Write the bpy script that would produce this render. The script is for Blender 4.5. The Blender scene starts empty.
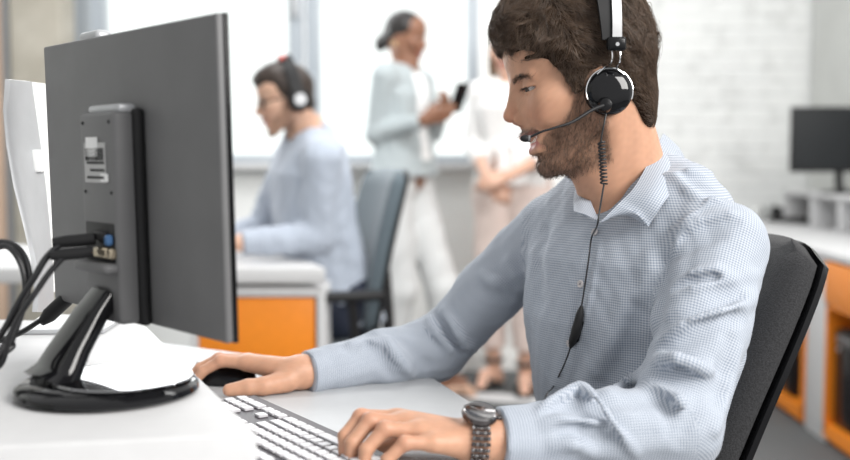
import bpy, bmesh, math, random
import numpy as np
from mathutils import Matrix, Vector

SC = bpy.context.scene
COL = SC.collection
# ------------------------------------------------------------------ camera, world, lights, exposure
FPX, HCAM, YH = 1040.0, 1.10, 156.0
PITCH = math.atan((230.0 - YH) / FPX)
cam_d = bpy.data.cameras.new('camera')
cam = bpy.data.objects.new('camera', cam_d)
COL.objects.link(cam)
cam_d.sensor_width = 36.0
cam_d.lens = 36.0 * FPX / 850.0
cam_d.clip_start = 0.05
cam.location = (0, 0, HCAM)
cam.rotation_euler = (math.pi / 2 - PITCH, 0, 0)
cam_d.dof.use_dof = True
cam_d.dof.focus_distance = 1.40
cam_d.dof.aperture_fstop = 2.3
SC.camera = cam

world = bpy.data.worlds.new('overcast_daylight')
SC.world = world
world.use_nodes = True
_nt = world.node_tree
_bg = _nt.nodes['Background']
_tc = _nt.nodes.new('ShaderNodeTexCoord')
_sx = _nt.nodes.new('ShaderNodeSeparateXYZ')
_rp = _nt.nodes.new('ShaderNodeValToRGB')
_ma = _nt.nodes.new('ShaderNodeMath'); _ma.operation = 'MULTIPLY_ADD'
_ma.inputs[1].default_value = 0.5; _ma.inputs[2].default_value = 0.5
_nt.links.new(_tc.outputs['Generated'], _sx.inputs[0])
_nt.links.new(_sx.outputs[2], _ma.inputs[0])
_nt.links.new(_ma.outputs[0], _rp.inputs[0])
_rp.color_ramp.elements[0].position = 0.30; _rp.color_ramp.elements[0].color = (0.50, 0.50, 0.50, 1)
_rp.color_ramp.elements[1].position = 0.52; _rp.color_ramp.elements[1].color = (1.0, 1.0, 1.0, 1)
# brighter daylight in the direction of the windows
def _mr(sock, a, b):
    q = _nt.nodes.new('ShaderNodeMapRange'); q.interpolation_type = 'SMOOTHSTEP'
    q.inputs[1].default_value = a; q.inputs[2].default_value = b; _nt.links.new(sock, q.inputs[0]); return q.outputs[0]
_my = _mr(_sx.outputs[1], 0.55, 0.80); _mz = _mr(_sx.outputs[2], 0.50, 0.36)
_mm = _nt.nodes.new('ShaderNodeMath'); _mm.operation = 'MULTIPLY'; _nt.links.new(_my, _mm.inputs[0]); _nt.links.new(_mz, _mm.inputs[1])
_mx = _nt.nodes.new('ShaderNodeMix'); _mx.data_type = 'RGBA'
_nt.links.new(_mm.outputs[0], _mx.inputs[0]); _nt.links.new(_rp.outputs[0], _mx.inputs[6]); _mx.inputs[7].default_value = (2.0, 2.03, 2.03, 1)
_nt.links.new(_mx.outputs[2], _bg.inputs[0])
_bg.inputs[1].default_value = 0.49

def area(name, loc, target, size, power, color=(1, 1, 1), size_y=None):
    d = bpy.data.lights.new(name, 'AREA')
    d.energy = power; d.color = color; d.size = size
    if size_y:
        d.shape = 'RECTANGLE'; d.size_y = size_y
    o = bpy.data.objects.new(name, d); COL.objects.link(o)
    o.location = loc
    o.rotation_euler = (Vector(target) - Vector(loc)).to_track_quat('-Z', 'Y').to_euler()
    return o
area('side_window_light', (2.3, -0.5, 2.6), (0.3, 1.5, 0.95), 1.6, 104, (1.0, 0.98, 0.95))
area('window_light', (-1.2, 4.9, 2.0), (-0.1, 1.5, 1.0), 2.2, 32, (0.97, 0.99, 1.0), 1.6)
area('back_wall_fill_light', (0.4, 3.0, 3.1), (0.5, 4.6, 0.9), 2.6, 43, (1.0, 1.0, 0.99), 1.2)  # added fill lamp without a fitting, brightens the far walls and people
vs = SC.view_settings
vs.view_transform = 'Standard'; vs.look = 'None'; vs.gamma = 1.0; vs.use_curve_mapping = False
vs.exposure = 0.64
SC.cycles.use_denoising = True
SC.cycles.max_bounces = 6

# ------------------------------------------------------------------ pixel <-> place helpers (850 x 460)
_cp, _sp = math.cos(PITCH), math.sin(PITCH)
CAM = np.array([0.0, 0.0, HCAM])
def ray(px, py):
    a = (px - 425.0) / FPX; b = -(py - 230.0) / FPX
    return np.array([a, _cp + b * _sp, -_sp + b * _cp])
def at(px, py, Y):
    d = ray(px, py)
    return CAM + d * (Y / d[1])
def onz(px, py, z):
    d = ray(px, py)
    return CAM + d * ((z - HCAM) / d[2])
def V(*a):
    return np.array(a, float)
def unit(v):
    v = np.asarray(v, float)
    return v / np.linalg.norm(v)

# ------------------------------------------------------------------ materials
MATS = {}
def mat(name, color, rough=0.5, metal=0.0, var=0.06, scale=40.0, bump=0.0, coat=0.0, spec=None, sheen=0.0):
    if name in MATS: return MATS[name]
    m = bpy.data.materials.new(name); m.use_nodes = True
    n, l = m.node_tree.nodes, m.node_tree.links
    p = n['Principled BSDF']
    p.inputs['Roughness'].default_value = rough
    p.inputs['Metallic'].default_value = metal
    if coat: p.inputs['Coat Weight'].default_value = coat
    if spec is not None: p.inputs['Specular IOR Level'].default_value = spec
    if sheen: p.inputs['Sheen Weight'].default_value = sheen
    tc = n.new('ShaderNodeTexCoord'); nz = n.new('ShaderNodeTexNoise')
    nz.inputs['Scale'].default_value = scale; nz.inputs['Detail'].default_value = 4
    l.new(tc.outputs['Object'], nz.inputs['Vector'])
    r = n.new('ShaderNodeValToRGB')
    c0 = [max(0, c * (1 - var)) for c in color]; c1 = [min(1, c * (1 + var)) for c in color]
    r.color_ramp.elements[0].position = 0.3; r.color_ramp.elements[1].position = 0.7
    r.color_ramp.elements[0].color = (*c0, 1); r.color_ramp.elements[1].color = (*c1, 1)
    l.new(nz.outputs['Fac'], r.inputs[0]); l.new(r.outputs[0], p.inputs['Base Color'])
    if bump:
        b = n.new('ShaderNodeBump'); b.inputs['Strength'].default_value = bump; b.inputs['Distance'].default_value = 0.002
        l.new(nz.outputs['Fac'], b.inputs['Height']); l.new(b.outputs[0], p.inputs['Normal'])
    MATS[name] = m
    return m
def attr_mat(name, rough=0.5, sss=0.0, bump=0.0, scale=600.0, spec=0.5):
    m = bpy.data.materials.new(name); m.use_nodes = True
    n, l = m.node_tree.nodes, m.node_tree.links
    p = n['Principled BSDF']; p.inputs['Roughness'].default_value = rough
    p.inputs['Specular IOR Level'].default_value = spec
    a = n.new('ShaderNodeAttribute'); a.attribute_name = 'tint'
    l.new(a.outputs['Color'], p.inputs['Base Color'])
    if sss:
        p.inputs['Subsurface Weight'].default_value = sss
        p.inputs['Subsurface Radius'].default_value = (1.0, 0.35, 0.2)
        p.inputs['Subsurface Scale'].default_value = 0.006
    if bump:
        tc = n.new('ShaderNodeTexCoord'); nz = n.new('ShaderNodeTexNoise'); nz.inputs['Scale'].default_value = scale
        nz.inputs['Detail'].default_value = 3
        l.new(tc.outputs['Object'], nz.inputs['Vector'])
        b = n.new('ShaderNodeBump'); b.inputs['Strength'].default_value = bump; b.inputs['Distance'].default_value = 0.0006
        l.new(nz.outputs['Fac'], b.inputs['Height']); l.new(b.outputs[0], p.inputs['Normal'])
    MATS[name] = m
    return m
def glass_mat():
    m = bpy.data.materials.new('window_glass'); m.use_nodes = True
    n, l = m.node_tree.nodes, m.node_tree.links
    n.remove(n['Principled BSDF'])
    t = n.new('ShaderNodeBsdfTransparent'); t.inputs[0].default_value = (0.98, 1.0, 0.99, 1)
    g = n.new('ShaderNodeBsdfGlossy'); g.inputs['Roughness'].default_value = 0.02
    fr = n.new('ShaderNodeFresnel'); fr.inputs[0].default_value = 1.45
    mx = n.new('ShaderNodeMixShader')
    l.new(fr.outputs[0], mx.inputs[0]); l.new(t.outputs[0], mx.inputs[1]); l.new(g.outputs[0], mx.inputs[2])
    l.new(mx.outputs[0], n['Material Output'].inputs[0])
    return m

# ------------------------------------------------------------------ mesh building
class MB:
    def __init__(s): s.v = []; s.f = []
    def add(s, v, f, M=None):
        o = len(s.v)
        for p in v:
            p = Vector(p)
            s.v.append(tuple(M @ p) if M is not None else tuple(p))
        s.f += [tuple(i + o for i in q) for q in f]
        return s
    def box(s, c, size, bev=0.0, seg=2, M=None):
        bm = bmesh.new(); bmesh.ops.create_cube(bm, size=1.0)
        for v in bm.verts: v.co = Vector((v.co.x * size[0], v.co.y * size[1], v.co.z * size[2]))
        if bev: bmesh.ops.bevel(bm, geom=bm.edges[:], offset=bev, segments=seg, affect='EDGES', profile=0.5)
        bm.verts.index_update()
        T = Matrix.Translation(Vector(c))
        if M is not None: T = M @ T
        s.add([v.co[:] for v in bm.verts], [[v.index for v in f.verts] for f in bm.faces], T)
        bm.free(); return s
    def prism(s, pts, h, bev=0.0, M=None, seg=2):
        """outline in local xy, extruded along +z by h"""
        bm = bmesh.new()
        vs_ = [bm.verts.new((p[0], p[1], 0)) for p in pts]
        f = bm.faces.new(vs_)
        r = bmesh.ops.extrude_face_region(bm, geom=[f])
        for v in [g for g in r['geom'] if isinstance(g, bmesh.types.BMVert)]: v.co.z += h
        bmesh.ops.recalc_face_normals(bm, faces=bm.faces[:])
        if bev: bmesh.ops.bevel(bm, geom=[e for e in bm.edges if e.calc_face_angle(0) > 0.5], offset=bev, segments=seg, affect='EDGES', profile=0.5)
        bm.verts.index_update()
        s.add([v.co[:] for v in bm.verts], [[v.index for v in q.verts] for q in bm.faces], M)
        bm.free(); return s
    def tube(s, pts, r, n=8, cap=True, M=None):
        pts = [np.asarray(p, float) for p in pts]
        rs = r if hasattr(r, '__len__') else [r] * len(pts)
        t0 = unit(pts[1] - pts[0]); up = V(0, 0, 1) if abs(t0[2]) < 0.9 else V(1, 0, 0)
        a = unit(np.cross(t0, up)); v = []; f = []
        for i, p in enumerate(pts):
            t = unit(pts[min(i + 1, len(pts) - 1)] - pts[max(i - 1, 0)])
            a = unit(a - t * np.dot(a, t)); b = np.cross(t, a)
            for k in range(n):
                w = 2 * math.pi * k / n
                v.append(tuple(p + rs[i] * (math.cos(w) * a + math.sin(w) * b)))
        for i in range(len(pts) - 1):
            for k in range(n):
                f.append((i * n + k, i * n + (k + 1) % n, (i + 1) * n + (k + 1) % n, (i + 1) * n + k))
        if cap:
            f.append(tuple(range(n))[::-1]); f.append(tuple((len(pts) - 1) * n + k for k in range(n)))
        return s.add(v, f, M)
    def lathe(s, prof, n=32, M=None):
        """profile of (radius, z)"""
        v = []; f = []
        for (r, z) in prof:
            for k in range(n):
                w = 2 * math.pi * k / n; v.append((r * math.cos(w), r * math.sin(w), z))
        for i in range(len(prof) - 1):
            for k in range(n):
                f.append((i * n + k, i * n + (k + 1) % n, (i + 1) * n + (k + 1) % n, (i + 1) * n + k))
        f.append(tuple(range(n))[::-1]); f.append(tuple((len(prof) - 1) * n + k for k in range(n)))
        return s.add(v, f, M)
    def cyl(s, a, b, r, n=24, r2=None):
        return s.tube([a, b], [r, r if r2 is None else r2], n)
    def ball(s, c, r, n=16, M=None):
        rr = r if hasattr(r, '__len__') else (r, r, r)
        prof = [(max(1e-4, math.sin(math.pi * i / n)), -math.cos(math.pi * i / n)) for i in range(n + 1)]
        T = Matrix.Translation(Vector(c)) @ Matrix.Diagonal((*rr, 1))
        return s.lathe(prof, n * 2, (M @ T) if M is not None else T)
    def grid(s, P, M=None, flip=False):
        P = np.asarray(P, float); a, b = P.shape[:2]
        f = []
        for i in range(a - 1):
            for j in range(b - 1):
                q = (i * b + j, i * b + j + 1, (i + 1) * b + j + 1, (i + 1) * b + j)
                f.append(q[::-1] if flip else q)
        return s.add([tuple(p) for p in P.reshape(-1, 3)], f, M)
    def sheet(s, P, N, th, M=None):
        """closed slab from a grid of points P and normals N, thickness th"""
        P = np.asarray(P, float); N = np.asarray(N, float); a, b = P.shape[:2]
        Q = P + N * th
        v = [tuple(p) for p in P.reshape(-1, 3)] + [tuple(p) for p in Q.reshape(-1, 3)]
        n = a * b; f = []
        for i in range(a - 1):
            for j in range(b - 1):
                q = (i * b + j, i * b + j + 1, (i + 1) * b + j + 1, (i + 1) * b + j)
                f.append(q[::-1]); f.append(tuple(k + n for k in q))
        ring = [j for j in range(b)] + [i * b + b - 1 for i in range(1, a)] + [(a - 1) * b + j for j in range(b - 2, -1, -1)] + [i * b for i in range(a - 2, 0, -1)]
        for k in range(len(ring)):
            p, q = ring[k], ring[(k + 1) % len(ring)]
            f.append((p, q, q + n, p + n))
        return s.add(v, f, M)

def pmat(o):
    if o is None: return Matrix.Identity(4)
    m = Matrix.LocRotScale(o.location, o.rotation_euler, None)
    return pmat(o.parent) @ m
def finish(o, parent=None):
    COL.objects.link(o)
    if parent is not None: o.parent = parent
    return o
def obj(name, mb, m, parent=None, world=False, smooth=True, angle=40, origin=None, flip=True):
    """one mesh object; world=True means the coordinates are world ones"""
    me = bpy.data.meshes.new(name)
    v = mb.v
    if world and parent is not None:
        I = pmat(parent).inverted(); v = [tuple(I @ Vector(p)) for p in v]
    if origin is not None:
        v = [(p[0] - origin[0], p[1] - origin[1], p[2] - origin[2]) for p in v]
    me.from_pydata(v, [], mb.f); me.update()
    bm = bmesh.new(); bm.from_mesh(me); bmesh.ops.recalc_face_normals(bm, faces=bm.faces[:])
    if smooth:
        for f in bm.faces: f.smooth = True
        lim = math.radians(angle)
        for e in bm.edges:
            if len(e.link_faces) == 2 and e.calc_face_angle(0) > lim: e.smooth = False
    bm.to_mesh(me); bm.free()
    if isinstance(m, (list, tuple)):
        for q in m: me.materials.append(q)
    else: me.materials.append(m)
    o = bpy.data.objects.new(name, me)
    if origin is not None: o.location = origin
    return finish(o, parent)
def tag(o, label=None, cat=None, group=None, kind=None):
    if label: o['label'] = label
    if cat: o['category'] = cat
    if group: o['group'] = group
    if kind: o['kind'] = kind
    return o
def thing(name, label, cat, loc=(0, 0, 0), rotz=0.0, group=None):
    o = bpy.data.objects.new(name, None); COL.objects.link(o)
    o.empty_display_size = 0.05
    o.location = loc; o.rotation_euler = (0, 0, rotz)
    return tag(o, label, cat, group)
def struct(name, mb, m, parent=None, **k):
    return tag(obj(name, mb, m, parent, **k), kind='structure')

# ------------------------------------------------------------------ implicit surfaces for bodies and cloth
def smin(a, b, k):
    if k <= 0: return np.minimum(a, b)
    h = np.maximum(k - np.abs(a - b), 0) / k
    return np.minimum(a, b) - h * h * k * 0.25
def smax(a, b, k): return -smin(-a, -b, k)
class Frame:
    def __init__(s, O, f, l, u, sc=1.0):
        s.O = np.asarray(O, float); s.R = np.array([f, l, u], float); s.sc = sc
    def loc(s, P): return ((P - s.O) @ s.R.T) / s.sc
    def wor(s, p): return s.O + s.sc * (np.asarray(p, float) @ s.R)
    def vec(s, p): return np.asarray(p, float) @ s.R
class SDF:
    def __init__(s): s.p = []
    def add(s, fn, c, R, k=0.01, op='u'):
        s.p.append((fn, np.asarray(c, float), R, k, op)); return s
    def ev(s, P, margin=0.03):
        d = np.full(len(P), 1.0)
        for fn, c, R, k, op in s.p:
            m = np.einsum('ij,ij->i', P - c, P - c) < (R + k + margin) ** 2
            if not m.any(): continue
            q = fn(P[m])
            if op == 'u': d[m] = smin(d[m], q, k)
            elif op == 's': d[m] = smax(d[m], -q, k)
            else: d[m] = smax(d[m], q, k)
        return d
    def rc(s, a, b, ra, rb, k=0.01, op='u'):
        a = np.asarray(a, float); b = np.asarray(b, float); ab = b - a; L2 = max(1e-12, ab @ ab)
        def fn(P):
            w = P - a
            t = np.clip(w @ ab / L2, 0, 1)
            return np.linalg.norm(w - t[:, None] * ab, axis=1) - (ra + (rb - ra) * t)
        return s.add(fn, (a + b) / 2, math.sqrt(L2) / 2 + max(ra, rb), k, op)
    def chain(s, pts, rs, k=0.01, op='u', soft=0.004):
        pts = [np.asarray(p, float) for p in pts]
        if not hasattr(rs, '__len__'): rs = [rs] * len(pts)
        sub = SDF()
        for i in range(len(pts) - 1): sub.rc(pts[i], pts[i + 1], rs[i], rs[i + 1], soft if i else 0)
        return s.sub(sub, k, op)
    def sub(s, o, k=0.01, op='u'):
        lo = np.min([c - R for _, c, R, _, _ in o.p], axis=0); hi = np.max([c + R for _, c, R, _, _ in o.p], axis=0)
        return s.add(o.ev, (lo + hi) / 2, np.linalg.norm(hi - lo) / 2, k, op)
    def ell(s, c, r, k=0.01, op='u', fr=None):
        """ellipsoid; fr: Frame whose local axes it follows, c given in that frame"""
        r = np.asarray(r, float)
        if fr is None:
            cw = np.asarray(c, float); R = np.eye(3); sc = 1.0
        else:
            cw = fr.wor(c); R = fr.R; sc = fr.sc
        rr = r * sc
        def fn(P):
            q = (P - cw) @ R.T
            k0 = np.linalg.norm(q / rr, axis=1); k1 = np.linalg.norm(q / (rr * rr), axis=1)
            return k0 * (k0 - 1) / np.maximum(k1, 1e-9)
        return s.add(fn, cw, rr.max(), k, op)
    def half(s, c, n, k=0.002, R=0.2):
        """keep only the side the normal n points away from, near c"""
        c = np.asarray(c, float); n = unit(n)
        return s.add(lambda P: (P - c) @ n, c, R, k, 'i')
    def grad(s, P, e=0.0008):
        g = np.stack([s.ev(P + d) - s.ev(P - d) for d in np.eye(3) * e], 1)
        return g / np.maximum(np.linalg.norm(g, axis=1)[:, None], 1e-9)
    def hit(s, pix, start=0.5, far=3.0):
        """points of the surface seen through pixels"""
        D = np.array([unit(ray(*p)) for p in pix]); t = np.full(len(D), start)
        for _ in range(90):
            d = s.ev(CAM + D * t[:, None], margin=0.06)
            t = t + np.clip(d, -0.05, 0.04) * 0.8
        return CAM + D * t[:, None], t < far

def march(sdf, lo, hi, h, B=8, slack=1.6):
    """dual mesh of the zero set, evaluated only in the blocks the surface passes through"""
    lo = np.asarray(lo, float); hi = np.asarray(hi, float)
    nb = np.maximum(1, np.ceil((hi - lo) / (h * B)).astype(int)); n = nb * B
    g = np.stack(np.meshgrid(*[np.arange(k) for k in nb], indexing='ij'), -1).reshape(-1, 3)
    cen = lo + (g + 0.5) * B * h - h * 0.5
    dc = sdf.ev(cen, margin=B * h * 2)
    act = np.abs(dc) < B * h * 0.87 * slack
    D = np.repeat(np.repeat(np.repeat(np.where(dc < 0, -1.0, 1.0).astype(np.float32).reshape(nb), B, 0), B, 1), B, 2)
    off = np.stack(np.meshgrid(*[np.arange(B)] * 3, indexing='ij'), -1).reshape(-1, 3)
    ga = g[act]
    for i in range(0, len(ga), 600):
        idx = (ga[i:i + 600, None, :] * B + off[None]).reshape(-1, 3)
        D[idx[:, 0], idx[:, 1], idx[:, 2]] = sdf.ev(lo + idx * h, margin=0.02)
    S = D < 0
    cnt = np.zeros(tuple(n - 1), np.int8)
    for dx in (0, 1):
        for dy in (0, 1):
            for dz in (0, 1):
                cnt += S[dx:n[0] - 1 + dx, dy:n[1] - 1 + dy, dz:n[2] - 1 + dz]
    ci = np.argwhere((cnt > 0) & (cnt < 8))
    idm = np.full(tuple(n - 1), -1, np.int32); idm[ci[:, 0], ci[:, 1], ci[:, 2]] = np.arange(len(ci))
    corners = [(x, y, z) for x in (0, 1) for y in (0, 1) for z in (0, 1)]
    vals = {c: D[ci[:, 0] + c[0], ci[:, 1] + c[1], ci[:, 2] + c[2]] for c in corners}
    acc = np.zeros((len(ci), 3)); num = np.zeros(len(ci))
    for a in corners:
        for ax in range(3):
            if a[ax]: continue
            b = list(a); b[ax] = 1; b = tuple(b)
            va, vb = vals[a], vals[b]; m = (va < 0) != (vb < 0)
            t = np.where(m, va / np.where(m, va - vb, 1), 0)
            p = np.array(a, float)[None].repeat(len(ci), 0); p[:, ax] = t
            acc[m] += p[m]; num[m] += 1
    vert = lo + (ci + acc / num[:, None]) * h
    quads = []
    for ax in range(3):
        u, w = (ax + 1) % 3, (ax + 2) % 3
        A = [slice(None)] * 3; Bs = [slice(None)] * 3
        A[ax] = slice(0, n[ax] - 1); Bs[ax] = slice(1, n[ax])
        ch = S[tuple(A)] != S[tuple(Bs)]
        e = np.argwhere(ch)
        e = e[(e[:, u] > 0) & (e[:, w] > 0) & (e[:, u] < n[u] - 1) & (e[:, w] < n[w] - 1)]
        if not len(e): continue
        neg = S[e[:, 0], e[:, 1], e[:, 2]]
        def cid(du, dw):
            q = e.copy(); q[:, u] += du; q[:, w] += dw
            return idm[q[:, 0], q[:, 1], q[:, 2]]
        q = np.stack([cid(-1, -1), cid(0, -1), cid(0, 0), cid(-1, 0)], 1)
        q[~neg] = q[~neg][:, ::-1]
        quads.append(q)
    F = np.concatenate(quads); F = F[(F >= 0).all(1)]
    return vert, F
def relax(v, F, it=1, lam=0.5):
    for _ in range(it):
        acc = np.zeros_like(v); num = np.zeros(len(v))
        for a, b in ((0, 1), (1, 2), (2, 3), (3, 0)):
            for p, q in ((a, b), (b, a)):
                np.add.at(acc, F[:, p], v[F[:, q]]); np.add.at(num, F[:, p], 1)
        v = v + lam * (acc / np.maximum(num, 1)[:, None] - v)
    return v
def npobj(name, v, F, m, parent=None, origin=None, tint=None, cloth=None):
    me = bpy.data.meshes.new(name)
    v = np.asarray(v, float)
    if parent is not None:
        I = np.array(pmat(parent).inverted()); v = v @ I[:3, :3].T + I[:3, 3]
    if origin is not None: v = v - np.asarray(origin)
    k = F.shape[1]
    me.vertices.add(len(v)); me.vertices.foreach_set('co', v.astype(np.float32).ravel())
    me.loops.add(F.size); me.loops.foreach_set('vertex_index', F.astype(np.int32).ravel())
    me.polygons.add(len(F)); me.polygons.foreach_set('loop_start', np.arange(0, F.size, k, dtype=np.int32))
    me.polygons.foreach_set('use_smooth', np.ones(len(F), bool))
    me.update(calc_edges=True)
    if tint is not None:
        a = me.color_attributes.new('tint', 'FLOAT_COLOR', 'POINT')
        a.data.foreach_set('color', np.concatenate([tint, np.ones((len(tint), 1))], 1).astype(np.float32).ravel())
    if cloth is not None:
        a = me.attributes.new('weave', 'FLOAT_VECTOR', 'POINT')
        a.data.foreach_set('vector', cloth.astype(np.float32).ravel())
    me.materials.append(m)
    o = bpy.data.objects.new(name, me)
    if origin is not None: o.location = origin
    return finish(o, parent)
def smooth01(a, b, x):
    t = np.clip((x - a) / (b - a), 0, 1); return t * t * (3 - 2 * t)
_rng = np.random.default_rng(7)
def wob(P, f, seed=0):
    """cheap smooth noise in about -1..1"""
    r = np.random.default_rng(seed); s = 0
    for i in range(5):
        k = r.normal(size=3); k = k / np.linalg.norm(k) * f * (0.7 + 0.25 * i)
        s = s + np.sin(P @ k * 6.283 + r.uniform(0, 6.28))
    return s / 3.0
def strands(name, P, rad, m, parent, tint=None, taper=0.35, n=3):
    """hair: P (count, steps, 3) polylines as thin tubes in one mesh"""
    N, K, _ = P.shape
    T = np.gradient(P, axis=1); T /= np.maximum(np.linalg.norm(T, axis=2, keepdims=True), 1e-9)
    up = np.random.default_rng(3).normal(size=(N, 1, 3)); A = np.cross(T, up)
    A /= np.maximum(np.linalg.norm(A, axis=2, keepdims=True), 1e-9); Bv = np.cross(T, A)
    w = np.linspace(1, taper, K)[None, :, None] * (rad if np.ndim(rad) == 0 else np.asarray(rad)[:, None, None])
    ring = [P + w * (math.cos(2 * math.pi * k / n) * A + math.sin(2 * math.pi * k / n) * Bv) for k in range(n)]
    v = np.stack(ring, 2).reshape(-1, 3)
    base = (np.arange(N)[:, None] * K + np.arange(K - 1)[None]).reshape(-1) * n
    F = np.concatenate([np.stack([base + k, base + (k + 1) % n, base + n + (k + 1) % n, base + n + k], 1) for k in range(n)])
    t = None if tint is None else np.repeat(tint, K * n, 0)
    return npobj(name, v, F, m, parent, tint=t)
# ------------------------------------------------------------------ the room
M_WHITE = mat('white_laminate', (0.59, 0.59, 0.595), 0.65, var=0.02, spec=0.25)
M_WHITE2 = mat('white_paint', (0.87, 0.88, 0.87), 0.6, var=0.02, scale=6)
M_GREYWALL = mat('grey_plaster', (0.62, 0.63, 0.61), 0.8, var=0.04, scale=5)
M_FRAME = mat('window_frame_paint', (0.40, 0.44, 0.48), 0.4, var=0.02)
M_ORANGE = mat('orange_laminate', (0.90, 0.27, 0.018), 0.4, var=0.03)
M_BLACKP = mat('black_plastic', (0.008, 0.008, 0.009), 0.22, var=0.1, spec=0.22)
M_GLOSS = mat('glossy_black_plastic', (0.006, 0.006, 0.007), 0.06, var=0.1, spec=0.35)
M_BLACKM = mat('matt_black_plastic', (0.016, 0.016, 0.017), 0.5, var=0.1, spec=0.25)
M_GREYP = mat('charcoal_plastic', (0.13, 0.13, 0.133), 0.5, var=0.05, scale=20)
M_CHROME = mat('chrome', (0.85, 0.85, 0.86), 0.07, 1.0, var=0.02)
M_STEEL = mat('brushed_steel', (0.55, 0.55, 0.56), 0.3, 1.0, var=0.05)
M_SILVER = mat('silver_plastic', (0.46, 0.47, 0.485), 0.35, 0.2, var=0.03)
M_CABLE = mat('cable_rubber', (0.012, 0.012, 0.014), 0.45, var=0.1)
M_FABRIC = mat('charcoal_chair_fabric', (0.024, 0.024, 0.026), 0.95, var=0.45, scale=420, bump=0.6, sheen=0.08)
M_FABRIC2 = mat('slate_blue_chair_fabric', (0.10, 0.13, 0.15), 0.9, var=0.15, scale=300, sheen=0.2)
M_BEIGE = mat('beige_panel', (0.62, 0.45, 0.34), 0.7, var=0.06, scale=8)

def brick_mat():
    m = bpy.data.materials.new('white_painted_brick'); m.use_nodes = True
    n, l = m.node_tree.nodes, m.node_tree.links; p = n['Principled BSDF']; p.inputs['Roughness'].default_value = 0.75
    tc = n.new('ShaderNodeTexCoord'); mp = n.new('ShaderNodeMapping'); mp.inputs['Rotation'].default_value = (math.pi / 2, 0, 0)
    br = n.new('ShaderNodeTexBrick'); br.inputs['Scale'].default_value = 1.0
    br.inputs['Brick Width'].default_value = 0.25; br.inputs['Row Height'].default_value = 0.077; br.inputs['Mortar Size'].default_value = 0.006
    br.inputs['Mortar Smooth'].default_value = 0.5
    br.inputs['Color1'].default_value = (0.87, 0.88, 0.87, 1); br.inputs['Color2'].default_value = (0.83, 0.84, 0.835, 1); br.inputs['Mortar'].default_value = (0.78, 0.79, 0.785, 1)
    nz = n.new('ShaderNodeTexNoise'); nz.inputs['Scale'].default_value = 9; nz.inputs['Detail'].default_value = 6
    mx = n.new('ShaderNodeMix'); mx.data_type = 'RGBA'; mx.blend_type = 'MULTIPLY'; mx.inputs[0].default_value = 0.25
    rp = n.new('ShaderNodeValToRGB'); rp.color_ramp.elements[0].position = 0.36; rp.color_ramp.elements[1].position = 0.46
    rp.color_ramp.elements[0].color = (0.55, 0.55, 0.54, 1)
    bp = n.new('ShaderNodeBump'); bp.inputs['Strength'].default_value = 0.6; bp.inputs['Distance'].default_value = 0.01; bp.invert = True
    l.new(tc.outputs['Object'], mp.inputs[0]); l.new(mp.outputs[0], br.inputs['Vector']); l.new(tc.outputs['Object'], nz.inputs['Vector'])
    l.new(nz.outputs['Fac'], rp.inputs[0]); l.new(br.outputs['Color'], mx.inputs[6]); l.new(rp.outputs[0], mx.inputs[7])
    l.new(mx.outputs[2], p.inputs['Base Color']); l.new(br.outputs['Fac'], bp.inputs['Height']); l.new(bp.outputs[0], p.inputs['Normal'])
    return m
def concrete_mat():
    m = bpy.data.materials.new('raw_concrete'); m.use_nodes = True
    n, l = m.node_tree.nodes, m.node_tree.links; p = n['Principled BSDF']; p.inputs['Roughness'].default_value = 0.9
    tc = n.new('ShaderNodeTexCoord'); nz = n.new('ShaderNodeTexNoise'); nz.inputs['Scale'].default_value = 5; nz.inputs['Detail'].default_value = 8
    vo = n.new('ShaderNodeTexVoronoi'); vo.inputs['Scale'].default_value = 22
    rp = n.new('ShaderNodeValToRGB'); rp.color_ramp.elements[0].position = 0.3; rp.color_ramp.elements[1].position = 0.7
    rp.color_ramp.elements[0].color = (0.42, 0.39, 0.33, 1); rp.color_ramp.elements[1].color = (0.60, 0.57, 0.50, 1)
    r2 = n.new('ShaderNodeValToRGB'); r2.color_ramp.elements[0].position = 0.06; r2.color_ramp.elements[1].position = 0.13
    r2.color_ramp.elements[0].color = (0.55, 0.52, 0.48, 1)
    mx = n.new('ShaderNodeMix'); mx.data_type = 'RGBA'; mx.blend_type = 'MULTIPLY'; mx.inputs[0].default_value = 0.6
    for q in (nz, vo): l.new(tc.outputs['Object'], q.inputs['Vector'])
    l.new(nz.outputs['Fac'], rp.inputs[0]); l.new(vo.outputs['Distance'], r2.inputs[0])
    l.new(rp.outputs[0], mx.inputs[6]); l.new(r2.outputs[0], mx.inputs[7]); l.new(mx.outputs[2], p.inputs['Base Color'])
    return m
M_BRICK = brick_mat(); M_CONC = concrete_mat()
M_CARPET = mat('grey_carpet', (0.105, 0.11, 0.112), 0.95, var=0.25, scale=160, bump=0.4)

YW, YB = 5.30, 6.15          # window wall and the brick wall behind it
struct('floor', MB().box((0, 2.6, -0.02), (9.0, 9.0, 0.04)), M_CARPET)
def wx(px, Y=YW): return at(px, 156, Y)[0]
ZS = at(300, 163, YW)[2]
xl, xr, xj = wx(68), wx(479), 0.80
struct('wall_window', MB().box(((xl - 2.2 + xj) / 2, YW + 0.11, ZS / 2), (xj - xl + 2.2, 0.20, ZS))
       .box(((xr + xj) / 2, YW + 0.11, (ZS + 2.9) / 2), (xj - xr, 0.20, 2.9 - ZS))
       .box(((xl - 2.2 + xl) / 2, YW + 0.11, (ZS + 2.9) / 2), (2.2, 0.20, 2.9 - ZS))
       .box(((xl + xr) / 2, YW + 0.11, 2.75), (xr - xl, 0.2, 0.3)), M_WHITE2)
struct('wall_jog', MB().box((xj - 0.06, (YW + YB) / 2 + 0.15, 1.45), (0.12, YB - YW - 0.05, 2.9)), M_WHITE2)
struct('wall_back', MB().box(((xj + 2.6) / 2, YB + 0.08, 1.45), (2.6 - xj, 0.16, 2.9)), M_BRICK)
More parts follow.
